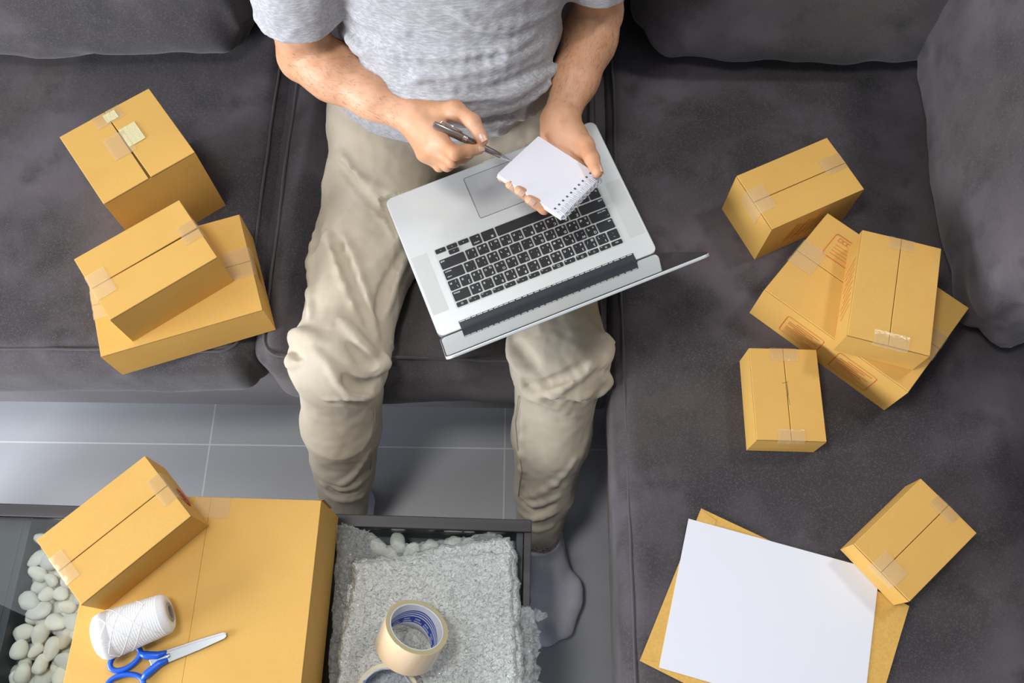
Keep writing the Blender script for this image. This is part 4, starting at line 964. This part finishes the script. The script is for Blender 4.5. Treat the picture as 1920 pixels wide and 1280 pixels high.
Sh.cone(mid(shR, elR, .45), mid(shR, elR, 1.2), .054, .057, .004, 'cut'); Sh.cone(mid(shL, elL, .50), mid(shL, elL, 1.2), .053, .056, .004, 'cut')
Sh.cone((-.130, .928, .53), (-.100, .945, .70), .129, .129, .004, flat=((1, 0, 0), 1.29, .93)); Sh.cone((-.100, .945, .70), (-.088, .942, .90), .130, .134, .004, flat=((1, 0, 0), 1.30, .93)); Sh.ell((-.105, .870, .655), (.140, .078, .12), .02)
for pts, r in (([(640, 60), (665, 82), (700, 98), (745, 107), (800, 113), (868, 108), (944, 90), (1000, 62)], .0085), ([(770, 148), (800, 137), (868, 131), (944, 116), (1010, 88)], .008),
               ([(655, 120), (690, 150), (735, 172), (800, 184), (870, 188), (930, 182), (990, 160), (1045, 125)], .0095), ([(700, 190), (760, 205), (830, 212), (906, 206), (982, 187), (1032, 158)], .0075),
               ([(820, 232), (891, 231), (956, 224), (1024, 204)], .0065), ([(930, 246), (975, 240), (1015, 226)], .005), ([(850, 20), (905, 45), (975, 40), (1040, 15)], .006), ([(660, 20), (700, 45), (760, 58)], .006)):
    draw(Sh, pts, r, .012, out=-r * .45)
for pts, r in (([(697, 108), (750, 121), (815, 126), (880, 121), (944, 104)], .0055), ([(815, 160), (887, 172), (940, 162), (1000, 136), (1050, 105)], .0065), ([(720, 196), (790, 200), (860, 202), (930, 196)], .0045),
               ([(860, 222), (920, 219), (985, 205), (1032, 182)], .005), ([(632, 57), (648, 85), (672, 118), (716, 158)], .006)):
    draw(Sh, pts, r, .008, 'cut', out=r * .35)
Sh.plane(np.array((-.12, .80, .540)), np.array((.02, -.16, -1)) / 1.013, .006)
V, F = Sh.mesh(); V = relax(V, F, 2)
def shfold(p):
    x, z = p.x + .1, p.z
    warp = noise.noise(Vector((x * 5, z * 3, 1))) + .35 * noise.noise(Vector((x * 13, z * 9, 4)))
    r1 = (1 - abs(math.sin(z * 34 + x * 6 + warp * 3))) ** 2.2; m = max(0, noise.noise(Vector((x * 7 + 9, z * 5, 2))) * 1.4 + .3)
    low = max(0, (.64 - z) / .12); a = .0040 * r1 * m + .0028 * min(1, low) * (1 - abs(math.sin(z * 80 + x * 11 + 3 * noise.noise(Vector((x * 8, z * 4, 8)))))) ** 2
    return a + .0032 * noise.fractal(p * 18, 1, 2, 3) - .001
V = disp(V, F, shfold); q = V @ LMi[:3, :3].T + LMi[:3, 3]; m = (abs(q[:, 0]) < .186) & (q[:, 1] > -.1275) & (q[:, 1] < .0) & (q[:, 2] > -.02) & (q[:, 2] < .012)
q[m, 1] = -.1275; A = np.array(LM); V = np.where(m[:, None], q @ A[:3, :3].T + A[:3, 3], V); sh_o = part('t_shirt', V, F, M_shirt)
# --- trousers
Tr = Field((-.45, .17, .03), (.25, 1.09, .60), .0031)
tkR = mid(hipR, kneR, .5); tkL = mid(hipL, kneL, .5)
Tr.cone((-.215, .93, .470), (.000, .93, .465), .108, .104, .03); Tr.cone((-.125, .93, .48), (-.125, .93, .535), .125, .120, .02, flat=((1, 0, 0), 1.25, .88))
for hip, kn, an, o in ((hipR, kneR, ankR, -1), (hipL, kneL, ankL, 1)):
    th = mid(hip, kn, .5); th[2] = .420 if o > 0 else .424; Tr.cone(hip, th, .092, .080, .03, flat=((1, 0, 0), 1.12, .92)); Tr.cone(th, kn, .080, .070, .02, flat=((1, 0, 0), 1.04, .92))
    Tr.ell(kn + np.array((0, .004, .004)), (.077, .074, .068), .02); s1_ = mid(kn, an, .38) + np.array((0, -.004, 0)); s2_ = mid(kn, an, .72); Tr.cone(kn + np.array((0, 0, -.01)), s1_, .070, .064, .02)
    Tr.cone(s1_, s2_, .064, .053, .02); Tr.cone(s2_, an + np.array((0, 0, -.005)), .053, .041, .01)
A_ = 'add'; C_ = 'cut'
for mode, r, k, pts in (
    # image-left knee
    (A_, .012, .008, [(550, 640), (556, 629), (575, 630), (605, 642)]), (A_, .008, .007, [(545, 668), (548, 680), (566, 678)]), (C_, .006, .004, [(547, 657), (558, 666), (568, 668)]),
    (A_, .0095, .006, [(628, 700), (640, 721), (661, 734), (688, 739), (709, 730), (713, 712)]), (C_, .010, .005, [(645, 706), (664, 722), (690, 725), (704, 712)]),
    (A_, .010, .007, [(722, 668), (722, 682), (708, 690), (700, 700)]), (C_, .006, .004, [(716, 694), (704, 702)]), (A_, .005, .005, [(606, 749), (650, 746), (694, 745)]), (C_, .005, .008, [(620, 757), (650, 758), (692, 756)]),
    (A_, .008, .010, [(640, 600), (672, 640), (700, 665)]), (C_, .006, .010, [(655, 645), (680, 672), (698, 682)]), (A_, .006, .010, [(590, 655), (620, 690), (632, 712)]),
    (A_, .006, .008, [(603, 905), (638, 916), (672, 906)]), (A_, .006, .008, [(612, 926), (645, 936), (684, 926)]), (A_, .005, .008, [(690, 850), (668, 885), (640, 905)]), (C_, .004, .006, [(612, 914), (642, 925), (676, 915)]),
    # image-left thigh
    (A_, .008, .014, [(607, 430), (640, 500), (680, 594)]), (A_, .007, .012, [(645, 445), (672, 520), (706, 630)]), (C_, .007, .012, [(625, 440), (655, 510), (690, 600)]), (A_, .008, .014, [(640, 290), (672, 340), (760, 372)]),
    (A_, .007, .012, [(650, 330), (705, 385), (745, 450)]), (C_, .006, .010, [(630, 300), (675, 355), (735, 410)]), (A_, .007, .012, [(768, 470), (740, 520), (726, 580)]), (A_, .006, .012, [(588, 440), (584, 520), (580, 600)]), (C_, .006, .010, [(748, 480), (722, 540), (712, 590)]),
    # image-right knee
    (A_, .010, .007, [(958, 628), (958, 658), (970, 686), (990, 700), (1012, 706)]), (C_, .010, .006, [(968, 642), (984, 664), (1004, 684)]), (A_, .010, .007, [(976, 708), (985, 732), (1004, 740), (1053, 724), (1101, 694), (1125, 668)]), (C_, .008, .004, [(992, 724), (1003, 729)]),
    (C_, .006, .008, [(1015, 722), (1060, 706), (1100, 680)]), (A_, .012, .008, [(1120, 632), (1136, 645), (1134, 670), (1126, 688)]), (C_, .006, .004, [(1137, 690), (1126, 698)]), (A_, .010, .007, [(1130, 702), (1137, 716), (1122, 738)]),
    (A_, .006, .009, [(1004, 749), (1043, 763), (1082, 778)]), (A_, .006, .009, [(1030, 742), (1068, 748), (1108, 735)]), (C_, .005, .008, [(1020, 750), (1058, 757), (1094, 756)]), (A_, .005, .010, [(980, 770), (978, 850), (976, 920)]),
    (A_, .006, .008, [(1078, 860), (1040, 905), (985, 930)]), (A_, .006, .007, [(972, 925), (1000, 945), (1046, 930)]), (A_, .006, .007, [(970, 952), (1002, 972), (1044, 958)]), (C_, .005, .006, [(974, 938), (1004, 959), (1042, 944)]), (A_, .005, .006, [(985, 985), (1008, 992), (1038, 984)])):
    draw(Tr, pts, r, k, mode, out=(-r * .35 if mode == A_ else r * .2))
Tr.cone(mid(kneR, ankR, .80), ankR + (ankR - kneR) * .3, .036, .036, .004, 'cut'); Tr.cone(mid(kneL, ankL, .80), ankL + (ankL - kneL) * .3, .036, .036, .004, 'cut')
Tr.plane(np.array((0, 0, .066)), np.array((0, 0, -1.)), .004); Tr.plane(np.array((0, .8, .592)), np.array((0, 0, 1.)), .006)
seams = [[T3(surf(Tr, a, b, .0028)) for a, b in q] for q in ([(972, 742), (966, 790), (970, 840), (978, 880), (972, 930)], [(703, 760), (703, 800), (698, 850), (694, 880)])]
V, F = Tr.mesh(); V = relax(V, F, 2)
def trfold(p):
    s = -1 if p.x < -.1 else 1
    if p.z > .36 and p.y > .5:
        ph = (p.x + .1) * 34 * s + p.y * 14 + 2.6 * noise.noise(Vector((p.x * 6, p.y * 4, 3))); m = max(0, noise.noise(Vector((p.x * 8, p.y * 4, 7))) + .3); a = .006 * (1 - abs(math.sin(ph))) ** 2 * m
    else:
        ph = p.z * 17 + p.x * 16 * s + 4 * noise.noise(Vector((p.x * 6, p.y * 5, p.z * 4))); m = max(0, noise.noise(Vector((p.x * 8, p.y * 6, p.z * 5))) + .15); a = .006 * (1 - abs(math.sin(ph))) ** 2.2 * m
    return a + .0030 * noise.fractal(p * 18, 1, 2, 3) - .001
V = disp(V, F, trfold); V = under_laptop(V); tro = part('trousers', V, F, M_pants)
mb = MB()
for q in seams:
    mb = MB(); mb.tube(q, .0008, 5); obj('stitched_seam', mb.v, mb.f, M_thread, tro, world=True, smooth=True)
# fine dark hair on the forearms
hv, hf = [], []; hr = np.random.default_rng(4)
for el, wr in ((elR, wrR), (elL, wrL)):
    ax_ = wr - el; L_ = np.linalg.norm(ax_); ax_ = ax_ / L_; al = (V1 - el) @ ax_; rad_ = np.linalg.norm(V1 - el - al[:, None] * ax_, axis=1)
    c_ = np.where((al > .0) & (al < L_ * .9) & (rad_ < .055) & (N1[:, 2] > .05))[0]
    for i in hr.choice(c_, 560, replace=False):
        p = V1[i]; n_ = N1[i]; t = ax_ * .8 + np.cross(ax_, n_) * hr.normal(0, .35); t -= n_ * (t @ n_); t /= np.linalg.norm(t) + 1e-9; l = hr.uniform(.006, .013); sd = np.cross(t, n_) * .00006
        a = p - n_ * .0004; b = p + t * l * .5 + n_ * .0011; c = p + t * l + n_ * .0012; k = len(hv)
        hv += [a - sd, a + sd, b - sd, b + sd, c, a - n_ * .0002, b - n_ * .0002]; hf += [(k, k + 1, k + 3, k + 2), (k + 2, k + 3, k + 4), (k, k + 2, k + 6, k + 5), (k + 1, k + 5, k + 6, k + 3)]
ah = obj('arm_hair', hv, hf, mat('arm_hair_brown', (.13, .055, .028), .6), pb, world=True); ah['kind'] = 'stuff'
# --- socks: the foot shape a little larger, cut off at the ankle
for nm, an, toe in (('sock', ankL, toeL), ('sock', ankR, toeR)):
    K = Field(tuple(np.minimum(an, toe) - np.array((.07, .06, .05))), tuple(np.maximum(an, toe) + np.array((.07, .10, .03))), .0028)
    heel = an + np.array((0, .028, -.058)); g = .0035
    K.cone(an + np.array((0, .0, .03)), an, .032 + g, .031 + g, .02); K.cone(an, heel, .031 + g, .029 + g, .02)
    K.cone(an + np.array((0, -.01, -.03)), toe + np.array((0, .06, .014)), .034 + g, .024 + g, .02, flat=((1, 0, 0), 1.2, .9))
    K.cone(heel, toe + np.array((0, .055, .003)), .028 + g, .024 + g, .02, flat=((1, 0, 0), 1.35, .9)); K.cone(toe + np.array((.024, .085, .004)), toe + np.array((.010, .050, .003)), .026, .024, .02)
    K.cone(toe + np.array((-.020, .045, .003)), toe + np.array((-.017, .004, .0)), .022 + g, .020 + g, .012); K.cone(toe + np.array((.022, .060, 0)), toe + np.array((.014, .016, 0)), .022 + g, .018 + g, .014)
    K.plane(an + np.array((0, .0, -.004)), np.array((.0, .42, .91)), .004); K.plane(np.array((0, 0, .0015)), np.array((0, 0, -1.)), .006)
    V, F = K.mesh(); V = relax(V, F, 2); V = disp(V, F, lambda p: .0012 * noise.fractal(p * 40, 1, 2, 2)); part(nm, V, F, M_sock)
